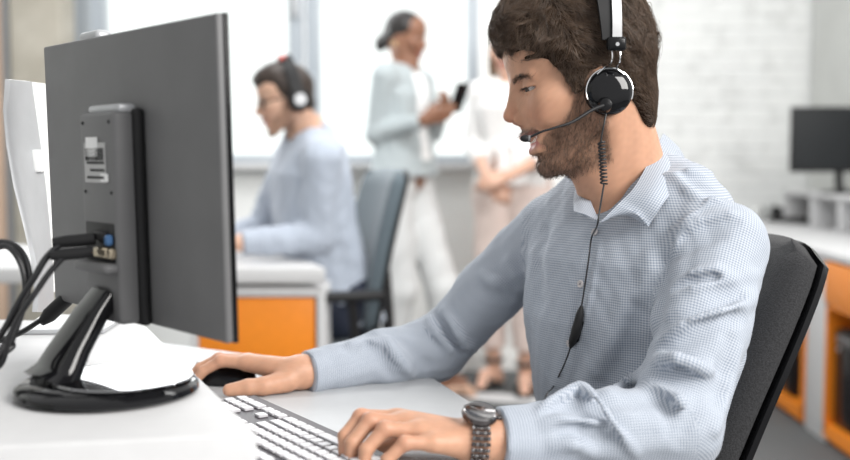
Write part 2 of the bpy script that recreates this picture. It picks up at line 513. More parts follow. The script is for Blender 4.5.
struct('wall_left_unseen', MB().box((-2.85, 2.2, 1.45), (0.16, 6.4, 2.9)), M_GREYWALL)  # out-of-view wall, added to block ambient light from the left
XR = at(808, 156, YB)[0]
struct('wall_right', MB().box((XR + 0.08, 4.3, 1.45), (0.16, YB - 2.5, 2.9)), M_GREYWALL)
# window: outer frame, mullion, two panes
wz0, wz1 = ZS, 2.6
m0, m1 = wx(290), wx(320)
win = struct('window_1', MB().box((xl + 0.10, YW + 0.06, (wz0 + wz1) / 2), (0.19, 0.10, wz1 - wz0), 0.012)
             .box((xr - 0.03, YW + 0.06, (wz0 + wz1) / 2), (0.06, 0.10, wz1 - wz0), 0.01)
             .box(((xl + xr) / 2, YW + 0.06, wz0 + 0.02), (xr - xl, 0.10, 0.04), 0.008)
             .box(((xl + xr) / 2, YW + 0.06, wz1 - 0.03), (xr - xl, 0.10, 0.06), 0.008)
             .box(((m0 * 2 + m1) / 3 - 0.02, YW + 0.05, (wz0 + wz1) / 2), ((m1 - m0) * 0.45, 0.12, wz1 - wz0), 0.01)
             .box((m1 - 0.035, YW + 0.06, (wz0 + wz1) / 2), (0.07, 0.09, wz1 - wz0), 0.01)
             .box((wx(93), YW + 0.04, (wz0 + wz1) / 2), (0.06, 0.10, wz1 - wz0), 0.01), M_FRAME)
G = glass_mat()
obj('glass_pane', MB().box(((xl + 0.2 + m0) / 2, YW + 0.07, (wz0 + wz1) / 2), (m0 - xl - 0.2, 0.008, wz1 - wz0 - 0.06)), G, win)
obj('glass_pane', MB().box(((m1 + xr - 0.06) / 2, YW + 0.07, (wz0 + wz1) / 2), (xr - 0.06 - m1, 0.008, wz1 - wz0 - 0.06)), G, win)
obj('window_handle', MB().box((wx(297), YW - 0.03, 1.86), (0.03, 0.03, 0.14), 0.006), M_SILVER, win)
obj('window_sill', MB().box(((xl + xr) / 2, YW - 0.06, ZS - 0.015), (xr - xl + 0.1, 0.14, 0.03), 0.006), M_WHITE, win)
struct('trim_1', MB().box((wx(10.5, 5.18), 5.18, 1.45), (0.046, 0.08, 2.9)), M_FRAME)
p0, p1 = wx(15, 5.1), wx(66, 5.1)
struct('pillar', MB().box(((p0 + p1) / 2, 5.18, 1.45), (p1 - p0, 0.22, 2.9), 0.01), M_CONC)
struct('trim_2', MB().box((wx(1, 5.15), 5.15, 1.45), (0.05, 0.10, 2.9)), M_BEIGE)
struct('baseboard_window', MB().box(((xl - 2 + xj) / 2, YW + 0.0, 0.04), (xj - xl + 2, 0.016, 0.08)), M_WHITE2)
struct('baseboard_back', MB().box(((xj + XR) / 2, YB - 0.008, 0.04), (XR - xj, 0.016, 0.08)), M_WHITE2)

# ------------------------------------------------------------------ the desk in front, its riser
ZD, ZP = 0.74, 0.838
d0 = onz(434, 378, ZD); d1 = onz(487, 412, ZD); dv = unit(d1 - d0)
fl = onz(230, 351.5, ZD)
near = d0 + dv * ((d0[1] - 0.72) / -dv[1])
fdir = unit(fl - d0); far_l = d0 + fdir * 1.75
desk = thing('desk', 'white office desk under the keyboard and the man\'s forearms', 'desk', (-0.3, 1.3, 0))
top = MB().prism([tuple(p[:2]) for p in (far_l, V(-1.45, 0.72, 0), near, d0)], 0.028, 0.003, Matrix.Translation((0, 0, ZD - 0.028)))
obj('desktop', top, mat('grey_white_desktop', (0.50, 0.51, 0.52), 0.45, var=0.02, spec=0.35), desk, world=True)
for (x, y) in ((d0[0] - 0.12, d0[1] - 0.06), (near[0] - 0.12, 0.80), (-1.35, 0.80), (-1.45, 1.75)):
    obj('leg', MB().box((x, y, (ZD - 0.028) / 2), (0.05, 0.05, ZD - 0.028), 0.004), M_WHITE2, desk, world=True)
obj('crossbar', MB().box((-0.75, 0.80, 0.66), (1.15, 0.03, 0.05), 0.004), M_WHITE2, desk, world=True)

a = onz(257.5, 433, ZP); b = onz(143, 322, ZP); lf = onz(0, 446, ZP); ld = unit(lf - a)
bl = b + unit(onz(60, 320.5, ZP) - b) * 0.60; fl2 = a + ld * 0.66
riser = thing('desk_riser', 'thick white raised platform carrying the grey-backed monitor', 'desk riser', (a[0] - 0.4, a[1] + 0.3, ZD))
obj('riser_top', MB().prism([tuple(p[:2]) for p in (b, bl, fl2, a)], ZP - ZD - 0.0005, 0.004, Matrix.Translation((0, 0, ZD + 0.0005)), 3), M_WHITE, riser, world=True)

# ------------------------------------------------------------------ big monitor seen from behind
N0 = at(216, 12, 1.04); L0 = at(43, 46, 1.37)
wdir = unit(V(*(L0 - N0)[:2], 0)); ndir = unit(V(-wdir[1], wdir[0], 0))
if ndir @ (CAM - N0) < 0: ndir = -ndir
WID = np.linalg.norm((L0 - N0)[:2]); ZT = N0[2]; zb = at(222, 345, 1.04)[2]; HGT = ZT - zb
base_c = N0 + wdir * WID / 2; base_c[2] = ZP
mon = thing('computer_monitor', 'dark grey flat monitor seen from behind on the white riser', 'monitor', tuple(base_c))
tl = math.radians(1.2)
def mon_pt(s, t, d): # s along the width from the near side, t up from the bottom, d out of the back
    return N0 + wdir * s + V(0, 0, zb - N0[2]) + V(0, 0, 1) * t + ndir * (d + (t - HGT) * math.tan(tl) * 1.0)
def mframe(): # columns: w, n, z
    c = mon_pt(WID / 2, HGT / 2, 0)
    up = unit(V(0, 0, 1) + ndir * math.tan(tl)); n = unit(np.cross(wdir, up)); n = n if n @ ndir > 0 else -n
    if np.cross(wdir, n) @ up < 0: pass
    M = Matrix.Identity(4)
    for i, vv in enumerate((wdir, n, up)):
        for k in range(3): M[k][i] = vv[k]
    for k in range(3): M[k][3] = c[k]
    return M
MM = mframe()
obj('back_shell', MB().box((0, -0.0045, 0), (WID, 0.009, HGT), 0.003, 3, MM), M_GREYP, mon, world=True)
obj('front_bezel', MB().box((0, -0.0118, 0), (WID + 0.002, 0.0055, HGT + 0.002), 0.002, 2, MM), M_BLACKP, mon, world=True)
obj('screen', MB().box((0, -0.0150, 0.006), (WID - 0.03, 0.0015, HGT - 0.04), 0, 2, MM), mat('lit_screen_glass', (0.25, 0.3, 0.36), 0.15), mon, world=True)
def s_for(px, d, t=0.2):
    lo, hi = 0, WID
    for _ in range(40):
        m = (lo + hi) / 2; p = mon_pt(m, t, d) - CAM
        x = 425 + FPX * p[0] / (p[1] * _cp - p[2] * _sp)
        if x > px: lo = m
        else: hi = m
    return (lo + hi) / 2
HD = 0.034
s1, s2 = s_for(114, HD), s_for(80, HD); hc = (s1 + s2) / 2 - WID / 2; hw = s2 - s1
ht, hb = at(100, 112, 1.2)[2], at(100, 318, 1.2)[2]
hz = (ht + hb) / 2 - (zb + HGT / 2); hh = ht - hb
hous = obj('rear_housing', MB().box((hc, HD / 2, hz), (hw, HD, hh), 0.006, 3, MM), M_GREYP, mon, world=True)
obj('housing_rim', MB().box((hc - 0.003, 0.006, hz), (hw + 0.012, 0.012, hh + 0.006), 0.005, 3, MM), M_BLACKM, hous, world=True)
obj('housing_cap', MB().box((hc - 0.004, 0.016, hz + hh / 2 + 0.003), (hw * 0.9, 0.022, 0.010), 0.004, 2, MM), M_SILVER, hous, world=True)
# stickers and ports on the housing
lab = MB().box((hc + 0.004, HD + 0.0006, hz + hh * 0.26), (hw * 0.62, 0.001, 0.045), 0, 1, MM)
st = obj('label_sticker', lab, mat('silver_sticker', (0.42, 0.42, 0.42), 0.4, var=0.05), hous, world=True)
bars = MB(); rb = random.Random(4)
for i in range(11): bars.box((hc + 0.004 - hw * 0.25 + i * hw * 0.05, HD + 0.0014, hz + hh * 0.30), (hw * rb.choice((0.015, 0.03)), 0.0008, 0.014), 0, 1, MM)
for i in range(3): bars.box((hc + 0.004 - hw * (0.02 + 0.05 * (i % 2)), HD + 0.0014, hz + hh * (0.26 - 0.035 * i)), (hw * (0.5 - 0.1 * (i % 2)), 0.0008, 0.003), 0, 1, MM)
obj('sticker_print', bars, M_BLACKM, st, world=True)
obj('white_sticker', MB().box((hc + 0.010, HD + 0.0012, hz + hh * 0.335), (hw * 0.34, 0.001, 0.022), 0, 1, MM)
    .box((hc - 0.02, HD + 0.0012, hz + hh * 0.19), (hw * 0.2, 0.001, 0.009), 0, 1, MM), mat('white_sticker_paper', (0.8, 0.8, 0.8), 0.5), hous, world=True)
obj('port_recess', MB().box((hc, HD - 0.004, hz - hh * 0.13), (hw * 0.86, 0.010, 0.052), 0.003, 2, MM), M_BLACKM, hous, world=True)
for sx_, sz_ in ((0.38, 0.12), (-0.38, 0.12), (-0.38, 0.45), (0.38, 0.45)):
    obj('screw', MB().box((hc + hw * sx_, HD, hz + hh * sz_), (0.004, 0.003, 0.004), 0.001, 1, MM), M_BLACKM, hous, world=True)
obj('port', MB().box((hc - hw * 0.1, HD + 0.003, hz - hh * 0.085), (0.03, 0.008, 0.010), 0.002, 1, MM), M_BLACKM, hous, world=True)
obj('blue_port', MB().box((hc - hw * 0.36, HD + 0.005, hz - hh * 0.10), (0.009, 0.008, 0.012), 0.002, 1, MM), mat('blue_plastic', (0.05, 0.13, 0.28), 0.4), hous, world=True)
obj('metal_port', MB().box((hc - hw * 0.12, HD + 0.003, hz - hh * 0.165), (0.034, 0.008, 0.012), 0.002, 1, MM)
    .box((hc - hw * 0.38, HD + 0.003, hz - hh * 0.165), (0.012, 0.008, 0.012), 0.002, 1, MM), mat('brassy_metal', (0.55, 0.47, 0.35), 0.3, 0.9), hous, world=True)
obj('port_shelf', MB().box((hc, HD + 0.006, hz - hh * 0.235), (hw * 0.96, 0.020, 0.012), 0.005, 3, MM), M_GREYP, hous, world=True)
# stand: curved neck, round foot, chrome plate
bc = onz(108, 386, ZP + 0.008)
foot = MB().lathe([(0.001, 0.0005), (0.093, 0.0005), (0.099, 0.004), (0.098, 0.010), (0.092, 0.015), (0.001, 0.017)], 64, Matrix.Translation((bc[0], bc[1], ZP)))
obj('foot', foot, M_GLOSS, mon, world=True)
pc = bc + V(0.018, 0.0, 0)
obj('foot_plate', MB().lathe([(0.001, 0.0165), (0.074, 0.0165), (0.0755, 0.018), (0.074, 0.0195), (0.001, 0.0205)], 64, Matrix.Translation((pc[0], pc[1], ZP))), mat('smoked_chrome', (0.36, 0.36, 0.37), 0.05, 1.0, var=0.02), mon, world=True)
hg = mon_pt((s1 + s2) / 2, hb - zb + 0.03, 0.030)
nb_ = onz(48, 384, ZP + 0.012)
nk = [hg, hg * 0.72 + nb_ * 0.28 + V(0, 0, 0.004), hg * 0.4 + nb_ * 0.6 + V(0, 0, 0.002), hg * 0.16 + nb_ * 0.84 - V(0, 0, 0.004), nb_]
nkw = [0.026, 0.029, 0.034, 0.041, 0.048]; nkt = [0.012, 0.012, 0.013, 0.015, 0.018]
v = []; f = []; NS = 16
kk = np.linspace(0, 4, 17)
for q in kk:
    i = min(int(q), 3); t = q - i
    c = nk[i] * (1 - t) + nk[i + 1] * t; w_ = nkw[i] * (1 - t) + nkw[i + 1] * t; h_ = nkt[i] * (1 - t) + nkt[i + 1] * t
    td = unit(nk[4] - nk[0]); nn = unit(np.cross(wdir, td))
    for k in range(NS):
        an = 2 * math.pi * k / NS; cx, sx = math.cos(an), math.sin(an)
        v.append(tuple(c + wdir * w_ * np.sign(cx) * abs(cx) ** 0.5 + nn * h_ * np.sign(sx) * abs(sx) ** 0.5))
for i in range(len(kk) - 1):
    for k in range(NS): f.append((i * NS + k, i * NS + (k + 1) % NS, (i + 1) * NS + (k + 1) % NS, (i + 1) * NS + k))
f += [tuple(range(NS)), tuple(range(16 * NS, 17 * NS))]
obj('stand_neck', MB().add(v, f), M_GLOSS, mon, world=True, angle=60)

def cable_obj(name, label, pix, r, plug=None, m=M_CABLE, cat='cable', group=None, tail=(-70, 400)):
    """pix: (px, py, Y) way points, smoothed"""
    pts = [at(*p) for p in pix] + [onz(tail[0], tail[1], ZP + r + 0.001), onz(tail[0] - 60, tail[1] - 6, ZP + r + 0.001)]
    P = smooth_path(pts, 8)
    t = thing(name, label, cat, tuple(P[0]), group=group)
    obj('cord', MB().tube(P, r, 8), m, t, world=True)
    if plug is not None:
        obj('plug', MB().tube([P[0] - unit(P[1] - P[0]) * 0.012, P[0], P[0] + unit(P[3] - P[0]) * 0.02, P[0] + unit(P[3] - P[0]) * 0.034], [plug, plug, plug, r * 1.4], 10), M_BLACKM, t, world=True)
    return t
def smooth_path(pts, k):
    pts = [np.asarray(p, float) for p in pts]
    q = [2 * pts[0] - pts[1]] + pts + [2 * pts[-1] - pts[-2]]; out = []
    for i in range(1, len(q) - 2):
        for j in range(k):
            t = j / k; a_, b_, c_, d_ = q[i - 1], q[i], q[i + 1], q[i + 2]
            out.append(0.5 * (2 * b_ + (c_ - a_) * t + (2 * a_ - 5 * b_ + 4 * c_ - d_) * t * t + (3 * b_ - a_ - 3 * c_ + d_) * t ** 3))
    out.append(q[-2]); return out
cable_obj('monitor_cable', 'thick black cable in the upper port of the monitor', [(84, 240, 1.175), (64, 243, 1.17), (47, 257, 1.16), (34, 278, 1.15), (20, 300, 1.15), (4, 330, 1.15), (-14, 352, 1.15)], 0.0038, 0.0072, group='cables behind the monitor')
cable_obj('monitor_cable', 'black cable in the lower port of the monitor', [(82, 253, 1.165), (66, 256, 1.16), (50, 272, 1.15), (36, 292, 1.14), (20, 315, 1.14), (9, 338, 1.14), (2, 362, 1.14), (-12, 372, 1.14)], 0.0034, 0.0066, group='cables behind the monitor')
cable_obj('monitor_cable', 'black cable looping up highest at the left picture edge', [(-14, 246, 1.20), (2, 242, 1.20), (17, 247, 1.19), (27, 263, 1.18), (29, 284, 1.17), (22, 312, 1.16), (12, 340, 1.155), (6, 352, 1.15)], 0.0036, group='cables behind the monitor')
cable_obj('monitor_cable', 'black cable looping inside the highest loop at the left edge', [(-14, 254, 1.18), (4, 246, 1.185), (16, 255, 1.175), (24, 275, 1.17), (24, 298, 1.16), (14, 326, 1.15), (4, 345, 1.14), (-10, 362, 1.13)], 0.0034, group='cables behind the monitor')
cable_obj('power_cable', 'thin black cable with square plug lying on the riser behind the monitor foot', [(60, 305, 1.36), (50, 314, 1.35), (38, 322, 1.34), (20, 333, 1.31), (2, 340, 1.28), (-14, 346, 1.26)], 0.0036, 0.010)

# webcam peeking over the top edge of the monitor
wc = at(86, 37, 1.32)
web = thing('webcam', 'small silver webcam peeking over the top edge of the monitor', 'webcam', tuple(wc))
RWc = Matrix.Translation(Vector(wc)) @ Matrix.Rotation(math.atan2(wdir[1], wdir[0]), 4, 'Z')
obj('webcam_body', MB().box((0, -0.012, 0.0), (0.055, 0.022, 0.016), 0.006, 3, RWc), M_SILVER, web, world=True)
obj('clip', MB().box((0, -0.012, -0.014), (0.03, 0.030, 0.018), 0.003, 2, RWc), M_SILVER, web, world=True)

# white display stand / slim display seen edge-on at the left
YS = 1.47
stn = thing('display_stand', 'white curved display stand at the left edge behind the monitor', 'display stand', tuple(onz(70, 322, ZP)))
Lc = [(5, 79), (3, 110), (6, 145), (13, 185), (23, 225), (31, 260), (34, 290), (32, 312)]
Rc = [(27, 81), (31, 110), (36, 145), (41, 185), (45, 225), (48, 260), (49, 290), (50, 312)]
GP = [[None] * 6 for _ in Lc]
for i, (p, q) in enumerate(zip(Lc, Rc)):
    for j in range(6):
        t = j / 5.0
        GP[i][j] = at(p[0] * (1 - t) + q[0] * t, p[1] * (1 - t) + q[1] * t, YS - 0.035 + 0.075 * t)
GP = np.array(GP); nrm = unit(V(-0.8, -0.6, 0.1))
obj('stand_blade', MB().sheet(GP, np.broadcast_to(-nrm, GP.shape), 0.007), M_SILVER, stn, world=True, angle=50)
e0, e1 = at(29.5, 82, YS + 0.05), at(51, 292, YS + 0.05)
obj('display_panel', MB().sheet(np.array([[e0, e0 + V(0.010, 0.05, 0)], [e1, e1 + V(0.010, 0.05, 0)]]), np.broadcast_to(V(0.75, -0.35, 0), (2, 2, 3)), 0.006), M_WHITE2, stn, world=True)
hp = at(38, 161, YS + 0.03)
obj('hinge', MB().box(tuple(hp), (0.016, 0.02, 0.032), 0.003), M_WHITE2, stn, world=True)
q0, q1, q2, q3 = onz(20, 335, ZP), onz(104, 334, ZP), onz(122, 322, ZP), onz(44, 318, ZP)
obj('stand_foot', MB().prism([tuple(p[:2]) for p in (q0, q1, q2, q3)], 0.007, 0.002, Matrix.Translation((0, 0, ZP + 0.0005))), M_SILVER, stn, world=True)

# ------------------------------------------------------------------ keyboard and mouse
M0 = onz(278, 407, ZD + 0.016); M1 = onz(345, 437, ZD + 0.016)
ke = unit(V(*(M1 - M0)[:2], 0)); kn = V(-ke[1], ke[0], 0)
if kn[0] < 0: kn = -kn
KL, KW = 0.44, 0.138
kc = M0 + ke * 0.138 - kn * (KW / 2 - 0.004); kc[2] = ZD
kb = thing('keyboard', 'white keyboard with dark gaps between its keys under the man\'s hand', 'keyboard', tuple(kc))
MK = Matrix.Identity(4)
for k in range(3): MK[k][0] = ke[k]; MK[k][1] = kn[k]; MK[k][3] = kc[k]
# local: +x towards the near end, +y towards the man; the number pad is at -x
obj('case', MB().box((0, 0, 0.0075), (KL + 0.006, KW + 0.006, 0.013), 0.004, 3, MK), M_WHITE, kb, world=True)
obj('key_bed', MB().box((0, 0, 0.0145), (KL, KW, 0.002), 0.0, 1, MK), mat('dark_key_bed', (0.020, 0.012, 0.020), 0.5), kb, world=True)
u = 0.0191
def keys(rows, x0, y0):
    mb = MB()
    for r, row in enumerate(rows):
        x = x0
        for w_ in row:
            if w_ > 0:
                mb.box((-(x + w_ * u / 2), y0 + r * u if r else y0 - 0.0, 0.0172), (w_ * u - 0.0046, u - 0.0056, 0.0042), 0.0008, 1, MK)
            x += abs(w_) * u
    return mb
M_KEY = mat('white_keycap', (0.58, 0.57, 0.59), 0.4, var=0.02)
X0 = -KL / 2 + 0.004
fr = [[1, -1, 1, 1, 1, 1, -.5, 1, 1, 1, 1, -.5, 1, 1, 1, 1]]
obj('function_keys', keys(fr, X0, -KW / 2 + 0.012), M_KEY, kb, world=True)
yb = -KW / 2 + 0.012 + u * 1.28
main = [[1] * 13 + [2], [1.5] + [1] * 12 + [1.5], [1.75] + [1] * 11 + [2.25], [2.25] + [1] * 10 + [2.75], [1.25] * 3 + [6.25] + [1.25] * 4]
obj('main_keys', keys(main, X0, yb), M_KEY, kb, world=True)
obj('arrow_keys', keys([[1, 1, 1], [1, 1, 1], [-3], [-1, 1, -1], [1, 1, 1]], X0 + 15.35 * u, yb), M_KEY, kb, world=True)
obj('number_keys', keys([[1, 1, 1, 1], [1, 1, 1, 1], [1, 1, 1, -1], [1, 1, 1, 1], [2, 1, 1]], X0 + 18.7 * u, yb), M_KEY, kb, world=True)

ms = onz(225, 374, ZD + 0.014); ms[2] = ZD
mouse = thing('computer_mouse', 'small black mouse under the man\'s far hand', 'mouse', tuple(ms))
mb = MB(); P = []
for i in range(13):
    th = math.pi * i / 12; row = []
    for j in range(33):
        ph = 2 * math.pi * j / 32
        x = -math.cos(th) * 0.050; rr = math.sin(th) ** 0.7
        row.append((x, math.cos(ph) * 0.031 * rr, 0.001 + max(0, math.sin(ph)) * (0.034 - 0.006 * (x / 0.050 < 0)) * rr ** 0.8))
    P.append(row)
RMs = Matrix.Translation(Vector(ms)) @ Matrix.Rotation(math.radians(172), 4, 'Z')
obj('mouse_shell', mb.grid(P, RMs), M_BLACKP, mouse, world=True, angle=80)
obj('mouse_button', MB().box((0.034, 0.0, 0.0295), (0.028, 0.0015, 0.006), 0.0004, 1, RMs), M_SILVER, mouse, world=True)
obj('scroll_wheel', MB().cyl((0.032, -0.004, 0.029), (0.032, 0.004, 0.029), 0.007, 20), M_GREYP, mouse).matrix_local = Matrix.Rotation(math.radians(172), 4, 'Z')

# ------------------------------------------------------------------ office chairs
def office_chair(label, loc, rotz, bw, z0, z1, x0, x1, fab, shell, curve=0.03, th=0.045, arms=True, seat_z=0.46):
    """local x is forward; the backrest runs from (x0, z0) up to (x1, z1)"""
    c = thing('office_chair', label, 'office chair', loc, rotz)
    sh = []
    for i in range(25):
        w_ = 2 * math.pi * i / 24; cx, sx = math.cos(w_), math.sin(w_)
        sh.append((0.02 + 0.235 * np.sign(cx) * abs(cx) ** 0.55, 0.235 * np.sign(sx) * abs(sx) ** 0.55))
    obj('seat', MB().prism(sh[:-1], 0.075, 0.028, Matrix.Translation((0, 0, seat_z - 0.075)), 4), fab, c)
    obj('seat_pan', MB().prism([(p[0] * 0.9, p[1] * 0.9) for p in sh[:-1]], 0.025, 0.008, Matrix.Translation((0, 0, seat_z - 0.099))), shell, c)
    NU, NV = 21, 25
    def surf(off, inset=0.0):
        P = np.zeros((NV, NU, 3)); T = unit(V(x1 - x0, 0, z1 - z0)); n = V(T[2], 0, -T[0])
        for i in range(NV):
            t = i / (NV - 1); e = 2 * t - 1
            ww = (bw - inset) * (1 - 0.10 * abs(e) ** 3) * (1 - max(0, abs(e) - 0.93) * 1.6)
            for j in range(NU):
                s_ = 2 * j / (NU - 1) - 1
                dn = -abs(s_) ** 6 * 0.10 * (z1 - z0) * (1 if e > 0 else -1) * max(0, abs(e) - 0.75) * 1.2
                tt = t + dn / max(1e-6, (z1 - z0))
                tt = 0.5 + (tt - 0.5) * (1 - inset * 0.6)
                cx = x0 + (x1 - x0) * tt + curve * (abs(s_) ** 2) + 0.03 * math.sin(math.pi * tt) * 0.5
                P[i, j] = V(cx, s_ * ww, z0 + (z1 - z0) * tt) + n * off
        return P, n
    P, n = surf(0.0, 0.012)
    edge = np.ones(P.shape[:2]); edge[0] = edge[-1] = 0.35; edge[:, 0] = edge[:, -1] = 0.35
    edge[1] = edge[-2] = np.minimum(edge[1], 0.8); edge[:, 1] = edge[:, -2] = 0.8
    v_, f_ = [], []
    mbk = MB().sheet(P, edge[..., None] * n, th)
    obj('backrest', mbk, fab, c, angle=70)
    Ps, n = surf(-0.0115)
    obj('back_shell', MB().sheet(Ps, np.broadcast_to(n, Ps.shape), 0.011), shell, c, angle=60)
    obj('back_bar', MB().tube([(-0.02, 0, seat_z - 0.09), (x0 - 0.09, 0, seat_z - 0.085), (x0 - 0.075, 0, seat_z + 0.06), (x0 + (x1 - x0) * 0.35 - 0.03, 0, z0 + (z1 - z0) * 0.35)], [0.022, 0.024, 0.024, 0.018], 10), shell, c)
    obj('column', MB().cyl((0, 0, 0.11), (0, 0, seat_z - 0.10), 0.026, 20), M_BLACKM, c)
    hub = obj('base_hub', MB().lathe([(0.001, 0.075), (0.045, 0.075), (0.05, 0.085), (0.045, 0.125), (0.001, 0.13)], 24), shell, c)
    for k in range(5):
        an = 2 * math.pi * k / 5 + 0.3; e = V(math.cos(an), math.sin(an), 0)
        lg = obj('leg', MB().tube([e * 0.03 + V(0, 0, 0.105), e * 0.17 + V(0, 0, 0.095), e * 0.30 + V(0, 0, 0.075)], [0.024, 0.02, 0.015], 10), shell, c)
        sd = V(-e[1], e[0], 0); w0 = e * 0.295 + V(0, 0, 0.0285)
        obj('caster', MB().cyl(w0 - sd * 0.024, w0 - sd * 0.006, 0.028, 20).cyl(w0 + sd * 0.006, w0 + sd * 0.024, 0.028, 20).cyl(w0 + V(0, 0, 0.01), w0 + V(0, 0, 0.055), 0.008, 10), M_BLACKM, lg)
    if arms:
        for s_ in (-1, 1):
            obj('armrest', MB().tube([(-0.12, s_ * 0.24, seat_z - 0.07), (-0.02, s_ * 0.285, seat_z - 0.06), (0.0, s_ * 0.29, seat_z + 0.15)], [0.016, 0.018, 0.016], 10)
                .box((0.02, s_ * 0.29, seat_z + 0.165), (0.24, 0.07, 0.03), 0.012, 3), shell, c)
    return c

# ------------------------------------------------------------------ right-hand desk with orange shelves
RD = thing('corner_desk', 'long white desk with orange shelves along the right wall', 'desk', (1.9, 4.4, 0))
XF = 1.50
obj('desktop', MB().prism([(XF, 2.9), (XR - 0.002, 2.9), (XR - 0.002, YB - 0.01), (XF + 0.06, YB - 0.01)], 0.03, 0.004, Matrix.Translation((0, 0, 0.71))), M_WHITE, RD, world=True)
ya, yb2 = 3.94, 4.16
obj('divider_panel', MB().box(((XF + XR) / 2 + 0.01, (ya + yb2) / 2, 0.352), (XR - XF - 0.06, yb2 - ya, 0.704), 0.003), M_WHITE, RD, world=True)
def shelf_unit(y0, y1, nm):
    mb = MB(); x0, x1 = XF + 0.03, XR - 0.04
    mb.box(((x0 + x1) / 2, (y0 + y1) / 2, 0.055), (x1 - x0, y1 - y0, 0.05)); mb.box(((x0 + x1) / 2, (y0 + y1) / 2, 0.535), (x1 - x0, y1 - y0, 0.02))
    mb.box((x1 - 0.01, (y0 + y1) / 2, 0.30), (0.02, y1 - y0, 0.5)); mb.box(((x0 + x1) / 2, y0 + 0.01, 0.30), (x1 - x0, 0.02, 0.5)); mb.box(((x0 + x1) / 2, y1 - 0.01, 0.30), (x1 - x0, 0.02, 0.5))
    mb.box(((x0 + x1) / 2, (y0 + y1) / 2, 0.015), (x1 - x0 - 0.06, y1 - y0, 0.03))
    s_ = obj('shelf_unit', mb, M_ORANGE, RD, world=True, smooth=False)
    obj('drawer_front', MB().box((x0 + 0.0, (y0 + y1) / 2, 0.625), (0.02, y1 - y0 - 0.006, 0.155), 0.003), M_ORANGE, s_, world=True)
    return s_
shelf_unit(3.0, ya - 0.004, 'a'); shelf_unit(yb2 + 0.004, 5.1, 'b')
def tower(label, x, y, h=0.42):
    t = thing('computer_tower', label, 'computer', (x, y, 0.081))
    obj('tower_case', MB().box((0, 0, h / 2), (0.40, 0.18, h), 0.006), M_BLACKM, t)
    obj('front_panel', MB().box((-0.204, 0, h / 2), (0.012, 0.176, h - 0.006), 0.004), M_BLACKP, t)
    obj('power_button', MB().cyl((-0.209, 0.05, h * 0.8), (-0.214, 0.05, h * 0.8), 0.009), M_SILVER, t)
    obj('drive_bay', MB().box((-0.2105, 0, h * 0.9), (0.004, 0.146, 0.035), 0.001), M_GREYP, t)
tower('black computer tower in the orange shelf at the right picture edge', 1.765, 3.815, 0.37)
tower('black computer tower in the orange shelf just behind the chair back', 1.765, 4.43, 0.40)
rs = thing('desk_shelf', 'low white shelf with open compartments standing on the right-hand desk', 'desk shelf', (2.1, 4.7, 0.741))
x0, x1, y0, y1, zt = 1.95, XR - 0.01, 3.7, 5.66, 0.915
obj('shelf_board', MB().box(((x0 + x1) / 2, (y0 + y1) / 2, zt - 0.011), (x1 - x0, y1 - y0, 0.022), 0.002).box((x1 - 0.01, (y0 + y1) / 2, (0.742 + zt - 0.022) / 2), (0.012, y1 - y0, zt - 0.022 - 0.742)), M_WHITE, rs, world=True)
for y in (3.72, 4.3, 4.9, 5.25, 5.64): obj('divider', MB().box(((x0 + x1) / 2 - 0.008, y, (0.742 + zt - 0.022) / 2), (x1 - x0 - 0.014, 0.022, zt - 0.023 - 0.742), 0.001), M_WHITE, rs, world=True)
# black monitor on that shelf
mp_ = V((at(788, 140, 5.25)[0]) + 0.235, 5.16, zt)
bm_ = thing('computer_monitor', 'black monitor with a dark screen on the white shelf at right', 'monitor', tuple(mp_), math.radians(-6))
zc0, zc1 = at(800, 172, 5.2)[2] - zt, at(800, 107, 5.2)[2] - zt
obj('housing', MB().box((0, 0.012, (zc0 + zc1) / 2), (0.49, 0.03, zc1 - zc0), 0.006), M_BLACKM, bm_)
obj('screen', MB().box((0, -0.0035, (zc0 + zc1) / 2 + 0.006), (0.462, 0.002, zc1 - zc0 - 0.035)), mat('dark_screen', (0.010, 0.012, 0.014), 0.3, spec=0.25), bm_)
obj('neck', MB().tube([(0, 0.03, zc0 + 0.06), (0, 0.035, 0.05), (0.01, 0.03, 0.012)], [0.022, 0.02, 0.024], 12), M_BLACKM, bm_)
obj('foot', MB().lathe([(0.001, 0.001), (0.10, 0.001), (0.10, 0.008), (0.06, 0.014), (0.001, 0.016)], 32, Matrix.Diagonal((1.0, 0.72, 1, 1))), M_BLACKM, bm_)
k2p = onz(806, 223, 0.741)
k2 = thing('keyboard', 'black keyboard lying on the right-hand desk in front of the shelf', 'keyboard', tuple(k2p), math.radians(-62))
obj('case', MB().box((0, 0, 0.011), (0.42, 0.14, 0.02), 0.005), M_BLACKM, k2)
kmb = MB()
for r in range(5):
    for c_ in range(18): kmb.box((-0.2 + 0.0235 * c_ + 0.0, -0.05 + r * 0.025, 0.0235), (0.020, 0.021, 0.006), 0.001, 1)
obj('keys', kmb, M_BLACKP, k2)
hp_ = onz(767, 218, 0.741)
ph = thing('headset', 'black and white headset lying on the far corner of the right-hand desk', 'headset', tuple(hp_), 0.3)
obj('headband', MB().tube([(0.075 * math.cos(t), 0.0, 0.035 + 0.075 * math.sin(t) * 0.9) for t in np.linspace(0.1, math.pi - 0.1, 20)], 0.006, 8), M_WHITE2, ph)
for s_ in (-1, 1):
    e = obj('ear_cup', MB().cyl((s_ * 0.062, 0, 0.037), (s_ * 0.085, 0, 0.037), 0.036, 28), M_WHITE2, ph)
    obj('ear_cushion', MB().cyl((s_ * 0.045, 0, 0.037), (s_ * 0.062, 0, 0.037), 0.0355, 28), M_BLACKM, e)
bx = onz(786, 220, 0.741) + V(0, -0.05, 0)
tb = thing('desk_phone', 'small black desk phone beside the headset on the right-hand desk', 'phone', tuple(bx), -0.6)
